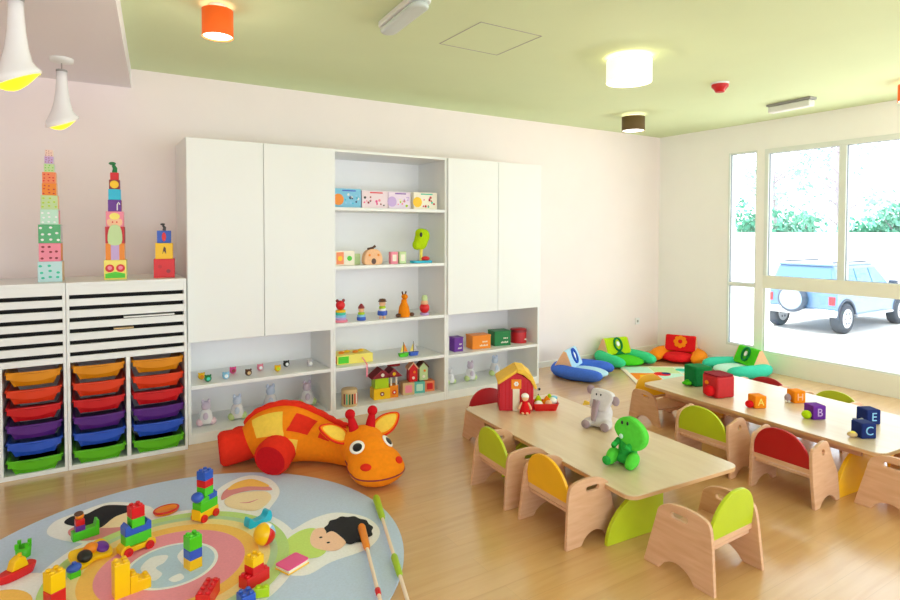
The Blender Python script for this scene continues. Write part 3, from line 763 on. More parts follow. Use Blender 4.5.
def blueguy(t):
    lab(MB().box((0, 0, .015), (.045, .04, .03), 'brick_green').build('base', t, bevel=.004), 'green base')
    lab(MB().ell((0, 0, .042), (.032, .024, .02), 'brick_blue').lathe([(.01, .055), (.01, .068)], 'brick_blue', None, 12).build('top', t), 'blue top')
build_toy('toy_figure', 'small blue-topped toy piece on a green foot in front of the yellow toy', 'toy', (-.05, 3.165), 20, [], blueguy)
def saddle(t):
    b = MB(); pr = spline([(-.065, .05), (-.05, .052), (-.03, .03), (.03, .03), (.05, .055), (.07, .05), (.062, .0), (-.06, .0)], 4)
    b.prism(pr, -.026, .026, 'brick_cyan', RX(90)); b.build('shell', t, bevel=.005)
build_toy('saddle_brick', 'cyan curved toy piece with raised ends behind the striped ball', 'building bricks', (.79, 3.22), 20, [], saddle)
def ball(t):
    R = .055
    segs = [('brick_yellow', 100, 260), ('brick_red', 260, 330), ('brick_skyblue', 330, 400), ('white_gloss', 40, 100)]
    for c, a0, a1 in segs:
        b = MB(); n = 10; vs = []; fs = []
        for i in range(n + 1):
            for j in range(13):
                a = math.radians(a0 + (a1 - a0) * i / n); th = PI * j / 12
                vs.append((R * math.sin(th) * math.cos(a), R * math.sin(th) * math.sin(a), R * math.cos(th)))
        for i in range(n):
            for j in range(12): q = i * 13 + j; fs.append((q, q + 1, q + 14, q + 13))
        b.add(vs, fs, c, T(0, 0, R) @ RX(38) @ RY(20), True)
        lab(b.build('gore', t), dict(brick_yellow='yellow segment', brick_red='red segment', brick_skyblue='pale blue segment', white_gloss='white segment')[c])
build_toy('toy_ball', 'yellow, red and pale blue ball on the rug ring', 'ball', (.765, 2.985), 0, [], ball)
def book(t):
    lab(MB().box((0, 0, .004), (.125, .095, .006), 'brick_yellow').build('back_cover', t, bevel=.001), 'yellow back cover')
    lab(MB().box((0, 0, .014), (.118, .09, .014), 'cream').build('pages', t), 'cream pages')
    lab(MB().prism(rrect(-.064, .064, -.048, .048, .012), .021, .027, 'brick_pink').build('front_cover', t, bevel=.002), 'pink cover')
build_toy('toy_book', 'pink cushioned toy book lying flat on the rug', 'book', (.825, 2.72), 24, [], book)
def dish(t):
    b = MB(); b.lathe([(.062, 0), (.068, .012), (.06, .02), (.045, .014), (.0, .013)], 'brick_orange', SC(1, .75, 1), 32); lab(b.build('dish', t), 'orange dish')
    b = MB(); b.tube([(.064 * math.cos(a), .048 * math.sin(a), .016) for a in [2 * PI * i / 36 for i in range(36)]], .006, 'brick_red', n=8, closed=True); lab(b.build('rim', t), 'red rim')
build_toy('toy_dish', 'orange oval toy dish with a red rim behind the brick car', 'toy dish', (.385, 3.63), 15, [], dish)
mat('pole_pale', '#f2dcca', .5)
def stick(label, p, q, sleeves, r=.009, cat='stick'):
    t = thing('toy_pole', label, cat, (*p, 0)); v = Vector((q[0] - p[0], q[1] - p[1], 0)); P = lambda s: tuple(v * s + Vector((0, 0, Z0 + .021)))
    MB().tube([P(.02), P(1)], r, 'pole_pale', n=12).build('shaft', t)
    for a, b, rad, m, nm in sleeves:
        MB().tube([P(a), P(a + (b - a) * .08), P(a + (b - a) * .9), P(b)], [rad * .8, rad, rad * .85, rad * .6], m, n=16).build(nm, t)
    return t
stick('long toy pole with lime green handle lying over the rug edge', (1.45, 3.13), (1.13, 2.10), [(0, .25, .021, 'chair_green', 'handle'), (.60, .76, .017, 'chair_green', 'sleeve')])
stick('long toy pole with orange handle lying on the printed black hair', (1.24, 2.86), (1.02, 2.12), [(0, .30, .021, 'brick_orange', 'handle'), (.74, .80, .013, 'brick_red', 'band')])
# ============================================================= TOYS ON THE BARN TABLE
ZT1, ZT2 = .2803, .3303
mat('barn_red', '#c8142a', .6, noise=.05, scale=30); mat('straw', '#eebc3c', .7, noise=.06, scale=30)
def barn():
    t = thing('toy_barn', 'red toy barn with yellow roof at the far end of the low table', 'toy house', (2.745, 3.455, ZT1), -32)
    w, d, h, g = .125, .10, .21, .285
    out = [(-w, 0), (w, 0), (w, h), (0, g), (-w, h)]
    b = MB(); b.prism(out, -d, d, 'barn_red', RX(90)); b.build('walls', t, bevel=.006)
    for x in [-.1 + .02 * i for i in range(11)]: pass
    b = MB()
    for i in range(9):
        x = -.108 + .027 * i
        if abs(x) > .03: b.bx(x - .0015, x + .0015, -d - .0015, -d, .012, h - .01 + .05 * (1 - abs(x) / w), 'cloth_crimson')
    b.build('board_lines', t)
    lab(MB().bx(-.028, .022, -d - .004, -d, .0, .165, 'cream').build('door', t, bevel=.002), 'cream door strip')
    s = MB().bx(-.04, .034, -d - .008, -d, .165, .235, 'brick_orange').build('sign', t, bevel=.003); lab(s, 'orange sign')
    f = MB()
    for i in range(6): f.prism(circ(-.003 + .011 * math.cos(i * PI / 3), .203 + .011 * math.sin(i * PI / 3), .007, n=10), 0, .003, 'white', T(0, -d - .008, 0) @ RX(90))
    lab(f.build('flower', s), 'white flower')
    r = MB(); th = .016
    o1 = [(-w - .012, h - .014), (0, g), (0, g + .025), (-w - .016, h + .012)]
    r.prism(o1, -d - .03, d + .02, 'straw', RX(90))
    cur = [(0, g), (.05, g - .018), (.1, g - .06), (w + .010, h - .05), (w + .026, h - .035), (.115, h + .05), (.06, g + .02), (0, g + .028)]
    r.prism(cur, -d - .03, d + .02, 'straw', RX(90)); lab(r.build('roof', t, bevel=.008, seg=3), 'yellow roof')
    q = MB().cyl((w + .033, -d + .01, h - .06), .006, .02, 'chrome').ell((w + .043, -d + .01, h - .05), .01, 'black'); q.build('latch', t)
    return t
barn()
def doll():
    t = thing('small_doll', 'small doll in red dress and pale cap in front of the barn', 'doll', (2.715, 3.30, ZT1), -40)
    lab(MB().lathe([(.038, 0), (.04, .02), (.028, .06), (.018, .085), (.012, .09)], 'cloth_red', None, 20).build('dress', t), 'red dress')
    lab(MB().ell((0, 0, .112), (.025, .024, .026), 'cloth_peach').build('head', t), 'pink face')
    lab(MB().ell((0, .004, .122), (.028, .027, .022), 'cloth_white').build('cap', t), 'pale cap')
    for s in (-1, 1):
        MB().tube([(s * .02, 0, .075), (s * .038, -.008, .05), (s * .042, -.014, .03)], [.009, .008, .007], 'cloth_peach', n=10).build('arm', t)
        MB().ell((s * .016, -.034, .008), (.011, .02, .008), 'cloth_peach').build('leg', t)
doll()
def basket():
    c = (2.90, 3.30)
    t = thing('toy_crate', 'red open toy tray filled with toy vegetables beside the barn', 'tray', (*c, ZT1), -30)
    b = MB(); lo = rrect(-.082, .082, -.05, .05, .02); up = rrect(-.10, .10, -.065, .065, .025); n = len(lo)
    for (A, zA, B, zB) in ((lo, 0, up, .055), ([(x * .94, y * .92) for x, y in lo], .006, [(x * .95, y * .93) for x, y in up], .055)):
        b.add([(x, y, zA) for x, y in A] + [(x, y, zB) for x, y in B], [(i, (i + 1) % n, n + (i + 1) % n, n + i) for i in range(n)], 'brick_red', None, True)
    b.flat(lo, 0, 'brick_red').flat([(x * .94, y * .92) for x, y in lo], .006, 'brick_red')
    inn = [(x * .95, y * .93, .055) for x, y in up]; ou = [(x, y, .055) for x, y in up]
    b.add(ou + inn, [(i, (i + 1) % n, n + (i + 1) % n, n + i) for i in range(n)], 'brick_red')
    b.build('crate', t)
    R = Matrix.Translation((*c, ZT1)) @ RZ(-30)
    def veg(name, label, p, parts):
        q = R @ Vector(p); v = thing(name, label, 'toy food', tuple(q), -30, None)
        for nm, mb in parts: mb.build(nm, v)
    veg('toy_pear', 'green toy pear standing in the red tray', (-.045, .01, .035), [('fruit', MB().lathe([(0, -.02), (.024, -.012), (.03, .01), (.022, .04), (.012, .06), (0, .066)], 'cloth_lime', None, 18)), ('stem', MB().cyl((0, 0, .062), .003, .015, 'brown'))])
    veg('toy_turnip', 'white toy turnip at the left front of the red tray', (-.05, -.03, .045), [('root', MB().ell((0, 0, 0), (.032, .026, .026), 'cloth_white'))])
    veg('toy_carrot', 'orange toy carrot in the middle of the red tray', (.01, 0, .05), [('root', MB().tube([(-.03, 0, -.015), (.0, 0, .012), (.02, 0, .035)], [.008, .019, .022], 'cloth_orange', n=16)), ('leaves', MB().ell((.026, 0, .048), (.014, .014, .016), 'cloth_lime'))])
    veg('toy_peach', 'peach coloured toy fruit at the front of the red tray', (.025, -.032, .05), [('fruit', MB().ell((0, 0, 0), .026, 'cloth_peach'))])
    veg('toy_cabbage', 'white and pale blue toy vegetable at the right of the red tray', (.062, .0, .06), [('head', MB().ell((0, 0, 0), (.03, .03, .03), 'cloth_white')), ('leaves', MB().ell((.012, .012, .022), (.026, .022, .014), 'cloth_skyblue'))])
basket()
def elephant():
    t = thing('plush_elephant', 'pale grey plush elephant sitting on the barn table', 'soft toy', (2.962, 2.806, ZT1), -66)   # faces -y
    blob('body', [((0, .03, .085), (.075, .07, .08)), ((-.065, -.05, .03), (.035, .055, .03)), ((.065, -.05, .03), (.035, .055, .03)), ((0, 0, .03), (.085, .075, .03))], 'plush_grey', t, .010, 4)
    b = MB(); hp = [(-.055, .0), (-.07, .06), (-.075, .11), (-.05, .135), (.05, .135), (.078, .10), (.06, .04), (.04, -.005)]
    panel('head', [spline(hp, 5)], .075, 'plush_grey', t, T(0, -.01, .115) @ RY(9) @ RX(78), .012)
    MB().tube([(-.005, -.055, .19), (-.012, -.066, .14), (-.016, -.074, .09), (-.018, -.082, .055)], [.03, .027, .023, .02], 'plush_mauve', n=14, sy=.6).build('trunk', t)
    for s in (-1, 1):
        lab(MB().ell((s * .085 + .02, .0, .215 - s * .028), (.028, .014, .032), 'plush_mauve').build('ear', t), 'mauve ear')
        lab(MB().ell((s * .015 + .01, -.060, .232), (.005, .005, .008), 'black').build('eye', t), 'black eye')
        lab(MB().ell((s * .065, -.098, .03), (.03, .014, .028), 'plush_mauve').build('foot_pad', t), 'mauve foot pad')
    lab(MB().prism([(0, -.01), (.055, .0), (.05, .018), (.015, .026)], -.006, .006, 'plush_yellow', T(-.125, .0, .135) @ RX(90)).build('tag', t, bevel=.003), 'yellow leaf shaped tag')
elephant()
def dino():
    t = thing('plush_dinosaur', 'bright green plush dinosaur sitting near the front table edge', 'soft toy', (2.60, 2.27, ZT1), -74)
    blob('body', [((0, .035, .085), (.055, .05, .08)), ((0, .02, .035), (.075, .07, .035)), ((0, .0, .11), (.035, .035, .06)), ((-.02, .10, .03), (.03, .06, .026))], 'plush_darkgreen', t, .010, 4)
    hp = [(-.085, .045), (-.07, .10), (-.02, .13), (.05, .115), (.10, .07), (.105, .01), (.065, -.035), (.01, -.02), (-.05, .005)]
    panel('head', [spline(hp, 6)], .07, 'plush_green', t, T(.012, -.0, .14) @ RX(80) @ RZ(-12), .014)
    for s in (-1, 1):
        blob('leg', [((s * .06, -.03, .045), (.032, .06, .045)), ((s * .06, -.07, .03), (.03, .035, .03))], 'plush_green', t, .010, 4)
        MB().tube([(s * .035, -.005, .135), (s * .045, -.055, .11), (s * .03, -.075, .13)], [.017, .015, .013], 'plush_darkgreen', n=12).build('arm', t)
        lab(MB().ell((s * .016 + .02, -.052, .252), (.007, .005, .011), 'black').build('eye', t), 'black eye')
    lab(MB().ell((-.062, -.105, .035), (.026, .01, .026), 'plush_darkgreen').build('foot_pad', t), 'darker foot pad')
    lab(MB().ell((-.005, -.045, .17), (.012, .006, .014), 'mint').build('tooth', t), 'pale spot on snout')
dino()

# ============================================================= LETTER BLOCKS ON THE SECOND TABLE
def block(label, loc, s, col, rz, letter=None, lcol='white', pal=None, sy=None):
    t = thing('letter_block', label, 'toy block', (*loc, ZT2), rz)
    sy = sy or s
    b = MB(); m = 'cloth_' + col
    b.box((0, 0, s / 2), (s, sy, s), m); b.build('block', t, bevel=s * .09, seg=3)
    if letter:
        text('letter', letter, s * .8, lcol, t, T(0, -sy / 2 - .0005, s * .5) @ RX(90), .002)
    if pal: pal(t, s)
    return t
def snail(c):
    def f(t, s):
        lab(MB().ell((-s * .72, -s * .1, s * .30), (s * .34, s * .3, s * .30), c).build('animal', t), 'rounded toy head on the side')
    return f
mat('cloth_red2', '#c4141c', .6, noise=.05, scale=40)
def bigred(t, s):
    lab(MB().ell((-s * .62, -s * .12, s * .30), (s * .24, s * .24, s * .25), 'cloth_red').build('animal', t), 'red ball head')
    lab(MB().ell((-s * .505, .03, s * .62), (.012, .018, .016), 'cloth_orange').ell((-s * .505, .03, s * .25), (.01, .016, .016), 'cloth_maroon').build('spot', t), 'orange spot')
    lab(MB().prism(rrect(-s * .5, s * .5, -s * .5, s * .5, .03), s, s + .01, 'cloth_maroon').build('lid', t, bevel=.003), 'darker lid')
block('large red fabric cube with a red ball head at its left side', (4.17, 2.73), .165, 'red2', -14, None, pal=bigred)
def leafy(t, s):
    b = MB()
    for i in range(6): b.ell((-s * .62 + .03 * math.cos(i), -.02 + .035 * math.sin(i * 1.7), .02 + .008 * (i % 2)), (.03, .016, .015), 'cloth_green')
    lab(b.build('animal', t), 'green leafy animal')
block('dark green fabric cube behind the large red cube', (4.33, 3.02), .16, 'deepgreen', -20, None, pal=leafy)
block('small orange-red block with letter A and red ball head', (4.135, 2.40), .09, 'orange2' if 'cloth_orange2' in MATS else 'orange', -25, 'A', 'butter', snail('cloth_red'))
def mouse(t, s):
    b = MB().ell((-s * .75, 0, s * .36), (s * .26, s * .25, s * .34), 'plush_mauve').ell((-s * .78, -s * .2, s * .1), (s * .1, s * .12, s * .1), 'cloth_white').ell((-s * .95, -s * .05, s * .1), (s * .1, s * .12, s * .1), 'cloth_white')
    lab(b.build('animal', t), 'grey animal')
block('small golden block with letter H and grey animal behind the purple block', (4.51, 2.32), .09, 'orange', -25, 'H', 'peach', mouse)
block('purple block with letter B and green ball animal', (4.23, 2.05), .095, 'purple', -25, 'B', 'lilac', snail('cloth_lime'))
def tanfish(t, s):
    lab(MB().ell((-s * .85, -s * .1, s * .2), (s * .32, s * .25, s * .18), 'cloth_tan').ell((-s * .85, -s * .14, s * .3), (s * .2, s * .15, s * .12), 'cloth_butter').build('animal', t), 'tan animal')
block('navy block with letter C, frontmost on the table', (4.10, 1.70), .095, 'navy', -28, 'C', 'skyblue', tanfish)
def plane(t, s):
    b = MB().tube([(-s * 1.25, -.03, s * .2), (-s * .6, -.02, s * .26)], [.006, .014], 'grey', n=10).box((-s * .9, -.02, s * .25), (.02, .075, .005), 'dark_grey').box((-s * 1.2, -.03, s * .28), (.012, .03, .014), 'dark_grey')
    lab(b.build('animal', t), 'grey winged toy')
block('navy block with letter E, behind the letter C block', (4.43, 1.81), .098, 'navy', -28, 'E', 'skyblue', plane)

# ============================================================= STACKED BOXES ON THE DRAWER UNITS
def nest(label, x, y, z, s, col, dots=None, side=None, rz=0, dn=8, sc=1):
    t = thing('nesting_box', label, 'box', (x, y, z), rz)
    b = MB().box((0, 0, s / 2), (s, s, s - .0006), col); b.build('box', t, bevel=.0015)
    if side: lab(MB().bx(s / 2, s / 2 + .0006, -s / 2 + .004, s / 2 - .004, .004, s - .004, side).build('side_print', t), 'differently coloured side')
    if dots:
        d = MB(); rnd = random.Random(int(z * 1e4))
        for i in range(dn):
            u = (-.34 + .68 * ((i % 3) / 2)) * s + rnd.uniform(-.06, .06) * s; v = s * (.2 + .6 * ((i // 3) / max(1, (dn - 1) // 3))) + rnd.uniform(-.05, .05) * s
            d.prism(circ(u, v, s * .075 * sc, s * .06 * sc, 10), 0, .0008, dots if isinstance(dots, str) else dots[i % len(dots)], T(0, -s / 2, 0) @ RX(90))
        d.build('front_print', t)
    return t
z = 1.2553; X = -.178
T1 = [(.137, 'brick_mintblue', 'teal', 'tan', 'pale blue box printed with dark sprigs, lowest of the left tower'), (.123, 'rose', 'maroon', 'orange', 'pink box with dark red spots, second from bottom of the left tower'),
      (.125, 'midgreen', 'white', 'palegrey', 'green box with white spots in the left tower'), (.102, 'mint', 'white', 'rose', 'plain mint box above the green spotted box'),
      (.095, 'palegreen', 'lime', 'peach', 'pale green box halfway up the left tower'), (.080, 'orange', 'crimson', 'peach', 'yellow-orange box with dark spots in the left tower'),
      (.076, 'salmon', 'red', 'peach', 'salmon box with red flowers in the left tower'), (.057, 'palegreen', 'green', 'mint', 'small pale green box near the top of the left tower'),
      (.050, 'lilac', 'maroon', 'palegrey', 'small lilac box with dark spots, next to top of the left tower'), (.044, 'blush', 'maroon', 'cream', 'tiny blush box on the very top of the left tower')]
mat('brick_mintblue', '#bfe0e4', .5); mat('midgreen', '#58b078', .5); mat('salmon', '#f08858', .5); mat('blush', '#ecccc4', .5)
for s, c, d, sd, l in T1:
    nest(l, X, 4.83, z, s, c, d, sd, -4); z += s
z = 1.2553; X = .205
def face(t, s, fn):
    b = MB(); fn(b, T(0, -s / 2, 0) @ RX(90), s); b.build('front_print', t)
def cherries(b, M, s):
    b.flat([(-s * .44, s * .08), (s * .44, s * .08), (s * .44, s * .3), (0, s * .4), (-s * .44, s * .3)], .001, 'green', M)
    for q in (-1, 1): b.flat(circ(q * s * .24, s * .58, s * .2, n=20), .0015, 'red', M); b.flat(circ(q * s * .24, s * .6, s * .1, n=14), .002, 'rose', M)
t = nest('yellow box with two red cherries, lowest of the middle tower', X, 4.83, z, .138, 'butter', None, 'palegreen', -6); face(t, .138, cherries); z += .138
def legs(b, M, s):
    b.flat([(-s * .22, 0), (s * .22, 0), (s * .22, s), (-s * .22, s)], .001, 'lilac', M)
t = nest('orange box with a lilac stripe, second from bottom of the middle tower', X, 4.83, z, .117, 'orange', None, 'peach', -6); face(t, .117, legs); z += .117
def bodyp(b, M, s):
    b.flat(spline([(-s * .34, 0), (s * .34, 0), (s * .28, s), (-s * .25, s)], 4), .001, 'palegreen', M)
t = nest('red box printed with a pale green body in the middle tower', X, 4.83, z, .118, 'crimson', None, 'maroon', -6); face(t, .118, bodyp); z += .118
def facep(b, M, s):
    b.flat(spline([(-s * .38, s * .1), (0, 0), (s * .38, s * .1), (s * .36, s * .5), (-s * .36, s * .5)], 4), .001, 'peach', M)
    b.flat(circ(0, s * .68, s * .3, s * .22, 20), .0015, 'butter', M)
    for q in (-1, 1): b.flat(circ(q * s * .12, s * .3, s * .05, n=10), .002, 'red', M)
t = nest('rose box printed with a blond face in the middle tower', X, 4.83, z, .108, 'rose', None, 'rose', -6); face(t, .108, facep); z += .108
def hook(b, M, s): b.tube([M @ Vector(p) for p in [(s * .2, s * .1, .001), (s * .2, s * .6, .001), (s * .3, s * .8, .001), (s * .4, s * .6, .001)]], .004, 'white', n=6)
t = nest('purple box with white hook in the middle tower', X, 4.83, z, .082, 'purple', None, 'maroon', -6); face(t, .082, hook); z += .082
nest('sky blue box in the upper part of the middle tower', X, 4.83, z, .076, 'cyan', None, 'skyblue', -6); z += .076
t = nest('dark red box with a yellow disc in the middle tower', X, 4.83, z, .066, 'maroon', None, 'purple', -6)
face(t, .066, lambda b, M, s: b.flat(circ(0, s * .5, s * .42, n=20), .001, 'yellow', M)); z += .066
nest('small red box under the green figure of the middle tower', X, 4.83, z, .052, 'red', None, 'maroon', -6); z += .052
def topfig(name, label, loc, c, sc=1):
    t = thing(name, label, 'toy figure', loc, 0)
    lab(MB().tube([(0, 0, 0), (.004, 0, .03 * sc), (-.008, 0, .052 * sc)], [.016 * sc, .014 * sc, .010 * sc], c, n=12).build('body', t), 'body')
    MB().ell((-.012 * sc, 0, .062 * sc), (.022 * sc, .012 * sc, .011 * sc), c).build('head', t)
topfig('toy_bird', 'dark green bird figure on the very top of the middle tower', (X, 4.83, z), 'deepgreen', 1.05)
z = 1.2553; X = .52
t = nest('red box at the bottom of the short three-box tower', X, 4.83, z, .138, 'red', None, 'crimson', -8); face(t, .138, lambda b, M, s: (b.flat(circ(-s * .2, s * .6, s * .1, n=14), .001, 'crimson', M), b.flat(circ(s * .2, s * .35, s * .1, n=14), .001, 'maroon', M))); z += .138
t = nest('yellow box in the middle of the short three-box tower', X, 4.83, z, .116, 'yellow', None, 'orange', -8); face(t, .116, lambda b, M, s: b.flat([(-s * .1, s * .3), (0, s * .5), (s * .12, s * .3), (s * .1, s * .7), (0, s * .8), (-s * .05, s * .6)], .001, 'brown', M)); z += .116
t = nest('blue box on top of the short three-box tower', X, 4.83, z, .092, 'blue', None, 'navy', -8); face(t, .092, lambda b, M, s: b.flat(circ(0, s * .5, s * .16, s * .36, 16), .001, 'red', M)); z += .092
topfig('toy_clown', 'small dark figure standing on the short three-box tower', (X, 4.83, z), 'dark_grey', .75)
# ============================================================= TOYS IN THE BOOKCASE
S1, S2, S3, S4, S5 = 1.8033, 1.3033, .8133, .4333, .0753
mat('print_pink', '#eed8e0', .5); mat('print_cream', '#f2ead8', .5); mat('print_blue', '#7cc0e0', .5); mat('print_lilac', '#ead8ec', .5); mat('print_teal', '#60b8b0', .5)
def boxset(label, x0, x1, h, base, dots, big=None, y=4.80, d=.05, title='red'):
    w = x1 - x0; t = thing('picture_box', label, 'box', ((x0 + x1) / 2, y, S1), 0)
    lab(MB().bx(-w / 2, w / 2, 0, d, 0, h, base).build('box', t, bevel=.002), 'printed box')
    b = MB(); rnd = random.Random(int(x0 * 1000)); M = RX(90)
    if big: b.prism(circ(-w * .34, h * .42, h * .30, n=18), 0, .0008, big, M)
    for i in range(13):
        u = rnd.uniform(-.12 if big else -.45, .45) * w; v = rnd.uniform(.1, .72) * h
        b.prism(circ(u, v, rnd.uniform(.006, .013), n=8), 0, .001, dots[i % len(dots)], M)
    b.bx(-w * .2, w * .3, -.001, 0, h * .86, h * .93, title)
    b.build('front_print', t)
boxset('bright blue picture box with orange animal, leftmost on the top tier', 1.835, 2.085, .165, 'print_blue', ['skyblue', 'white', 'cyan', 'navy'], 'orange', title='blue')
boxset('pale box with pink dots and red title, second on the top tier', 2.095, 2.345, .155, 'print_pink', ['pink', 'maroon', 'rose', 'black'], None)
boxset('pale box with a large lilac flower, third on the top tier', 2.352, 2.575, .155, 'print_lilac', ['lilac', 'lime', 'rose', 'cream'], 'lilac', title='purple')
boxset('white box with a yellow sun face, rightmost on the top tier', 2.61, 2.865, .160, 'print_cream', ['crimson', 'teal', 'red', 'pink'], 'yellow', title='teal')
# second tier
def cards():
    t = thing('picture_book', 'open board book with red and pale pages, left on the second tier', 'book', (1.93, 4.80, S2), 0)
    for s, c, d in ((-1, 'salmon', 'yellow'), (1, 'print_cream', 'green')):
        M = T(0, .0, 0) @ RZ(s * -8)
        p = MB().bx(s * .001, s * .088, 0, .006, 0, .125, 'print_cream', M).build('page', t)
        lab(MB().bx(s * .008, s * .08, -.001, 0, .01, .115, c, M).prism(circ(s * .044, .06, .022, n=14), .001, .002, d, M @ RX(90)).build('picture', p), 'picture')
cards()
tag(MB().box((0, 0, .048), (.07, .03, .096), 'palegreen').build('small_box', None, (2.065, 4.87, S2), bevel=.002), 'plain grey-green box leaning behind the peach toy house', 'box')
def pumpkin():
    t = thing('toy_house', 'peach rounded toy house with dark door on the second tier', 'toy house', (2.19, 4.80, S2), 0)
    lab(MB().prism(spline([(-.07, 0), (.07, 0), (.088, .06), (.06, .12), (0, .14), (-.06, .12), (-.088, .06)], 5), -.035, .035, 'cloth_peach', RX(90)).build('walls', t, bevel=.01), 'peach walls')
    lab(MB().prism(circ(0, .03, .022, .026, 18), .0345, .038, 'brown', RX(90)).build('door', t), 'dark door')
    lab(MB().tube([(-.04, 0, .135), (.01, 0, .15), (.03, 0, .165)], [.014, .01, .012], 'brown', n=10).build('stem', t), 'brown stem')
    w = MB()
    for x in (-.04, .045): w.prism(circ(x, .085, .011, n=12), .0345, .038, 'orange', RX(90))
    w.build('window', t)
pumpkin()
def jar(x, label, c):
    t = thing('toy_block', label, 'toy block', (x, 4.80, S2), 0)
    MB().box((0, 0, .055), (.07, .05, .11), c).build('block', t, bevel=.004)
    MB().bx(-.02, .02, -.0265, -.025, .025, .085, 'print_cream').build('window', t)
jar(2.40, 'rose toy block with pale window beside the peach house', 'rose'); jar(2.485, 'pale green toy block with pale window, left of the puppet bird', 'palegreen')
def parrot():
    t = thing('toy_parrot', 'lime green fluffy bird toy on a blue stand, right end of the second tier', 'soft toy', (2.70, 4.82, S2), 0)
    lab(MB().prism(rrect(-.105, .105, -.05, .05, .03), 0, .022, 'cyan').build('stand', t, bevel=.004), 'blue stand')
    lab(MB().ell((.04, -.01, .04), (.045, .03, .022), 'red').build('stand_fruit', t), 'red piece')
    blob('body', [((0, 0, .21), (.07, .05, .09)), ((.035, 0, .25), (.055, .045, .07)), ((-.04, 0, .17), (.05, .04, .05)), ((0, 0, .28), (.06, .045, .045))], 'cloth_lime', t, .010, 3)
    lab(MB().tube([(0, 0, .02), (.0, 0, .1), (.005, 0, .16)], [.014, .014, .022], 'cloth_butter', n=12).build('leg', t), 'yellowish leg')
    lab(MB().ell((-.025, -.047, .265), (.014, .008, .022), 'black').build('eye', t), 'dark eye')
parrot()
# third tier: wooden figures
def rings(t, spec, z=0):
    for i, (r, h, c) in enumerate(spec):
        lab(MB().lathe([(r * .9, z), (r, z + h * .2), (r, z + h * .8), (r * .9, z + h)], c, None, 22).build('ring', t), c.replace('cloth_', '') + ' ring'); z += h + .0002
    return z
t = thing('stacking_toy', 'rainbow ring stacker with a red bear head on the third tier', 'stacking toy', (1.89, 4.80, S3), 0)
z = rings(t, [(.062, .02, 'rose'), (.05, .02, 'lilac'), (.05, .022, 'skyblue'), (.047, .022, 'teal'), (.045, .02, 'yellow')])
MB().ell((0, 0, z + .04), (.04, .036, .042), 'red').build('head', t)
for s in (-1, 1): MB().ell((s * .028, 0, z + .08), .014, 'maroon').build('ear', t)
t = thing('stacking_toy', 'small wooden boy with a red pointed hat on the third tier', 'stacking toy', (2.085, 4.80, S3), 0)
z = rings(t, [(.04, .03, 'blue'), (.036, .02, 'skyblue'), (.03, .02, 'lime')]); MB().ell((0, 0, z + .022), .026, 'peach').build('head', t)
MB().lathe([(.03, z + .035), (.026, z + .05), (.008, z + .075)], 'maroon', None, 18).build('hat', t)
t = thing('stacking_toy', 'wooden figure in blue trousers with brown cap on the third tier', 'stacking toy', (2.29, 4.80, S3), 0)
for s in (-1, 1): MB().tube([(s * .018, 0, 0), (s * .018, 0, .03)], .012, 'peach', n=10).build('leg', t)
z = rings(t, [(.045, .04, 'blue'), (.034, .02, 'white'), (.03, .02, 'lime')], .03); MB().ell((0, 0, z + .026), .03, 'peach').build('head', t)
MB().lathe([(.04, z + .042), (.034, z + .05), (.028, z + .065), (0, z + .07)], 'brown', None, 18).build('hat', t)
t = thing('toy_giraffe', 'small orange toy giraffe with brown horns on the third tier', 'soft toy', (2.51, 4.80, S3), 0)
MB().lathe([(.05, 0), (.055, .03), (.045, .09), (.028, .13), (.024, .16)], 'cloth_orange', None, 20).build('body', t)
MB().ell((0, -.012, .185), (.028, .036, .026), 'cloth_orange').build('head', t)
for s in (-1, 1):
    MB().tube([(s * .012, 0, .2), (s * .02, 0, .232)], [.006, .008], 'brown', n=8).build('horn', t)
    MB().ell((s * .07, -.02, .018), (.026, .022, .018), 'brown').build('foot', t)
t = thing('toy_fruit', 'red round toy fruit with a green crown, right end of the third tier', 'toy', (2.727, 4.80, S3), 0)
MB().lathe([(.035, 0), (.045, .01), (.04, .02)], 'lilac', None, 20).build('foot', t); MB().ell((0, 0, .065), (.048, .045, .048), 'vermil' if 'vermil' in MATS else 'red').build('fruit', t)
MB().ell((0, 0, .115), (.036, .034, .03), 'peach').build('band', t); MB().lathe([(.024, .13), (.03, .16), (.02, .185), (0, .188)], 'palegreen', None, 14).build('crown', t)
# fourth tier
t = thing('wooden_game', 'yellow wooden game box with a ribbon hanging over the shelf edge', 'game', (2.04, 4.92, S4), -4)
lab(MB().box((0, 0, .04), (.33, .22, .08), 'butter').build('box', t, bevel=.006), 'yellow box')
lab(MB().bx(-.166, -.163, -.1, .1, .01, .07, 'salmon').bx(-.155, -.06, -.1112, -.11, .01, .07, 'green').build('side_print', t), 'coloured side')
b = MB()
for i in range(4): b.ell((-.1 + .065 * i, -.02 + .04 * (i % 2), .088), (.028, .022, .012), 'yellow' if i % 2 else 'orange')
lab(b.build('relief', t), 'raised yellow and orange shapes')
lab(MB().add([(.055, -.112, .05), (.068, -.112, .05), (.068, -.24, .01), (.055, -.24, .01), (.066, -.242, -.10), (.052, -.242, -.10)], [(0, 1, 2, 3), (3, 2, 4, 5)], 'rose').build('ribbon', t), 'rose ribbon')
def sail(x, label, hull, s1):
    t = thing('toy_boat', label, 'toy boat', (x, 4.84, S4), 0)
    b = MB(); b.prism([(-.04, 0), (.035, 0), (.05, .035), (-.05, .035)], -.02, .02, hull, RX(90)); b.build('hull', t, bevel=.004)
    MB().cyl((0, 0, .035), .003, .10, 'brown').build('mast', t)
    lab(MB().prism([(.005, .045), (.042, .045), (.005, .125)], -.003, .003, s1, RX(90)).prism([(-.005, .045), (-.036, .045), (-.005, .11)], -.003, .003, 'butter', RX(90)).build('sail', t), 'sail')
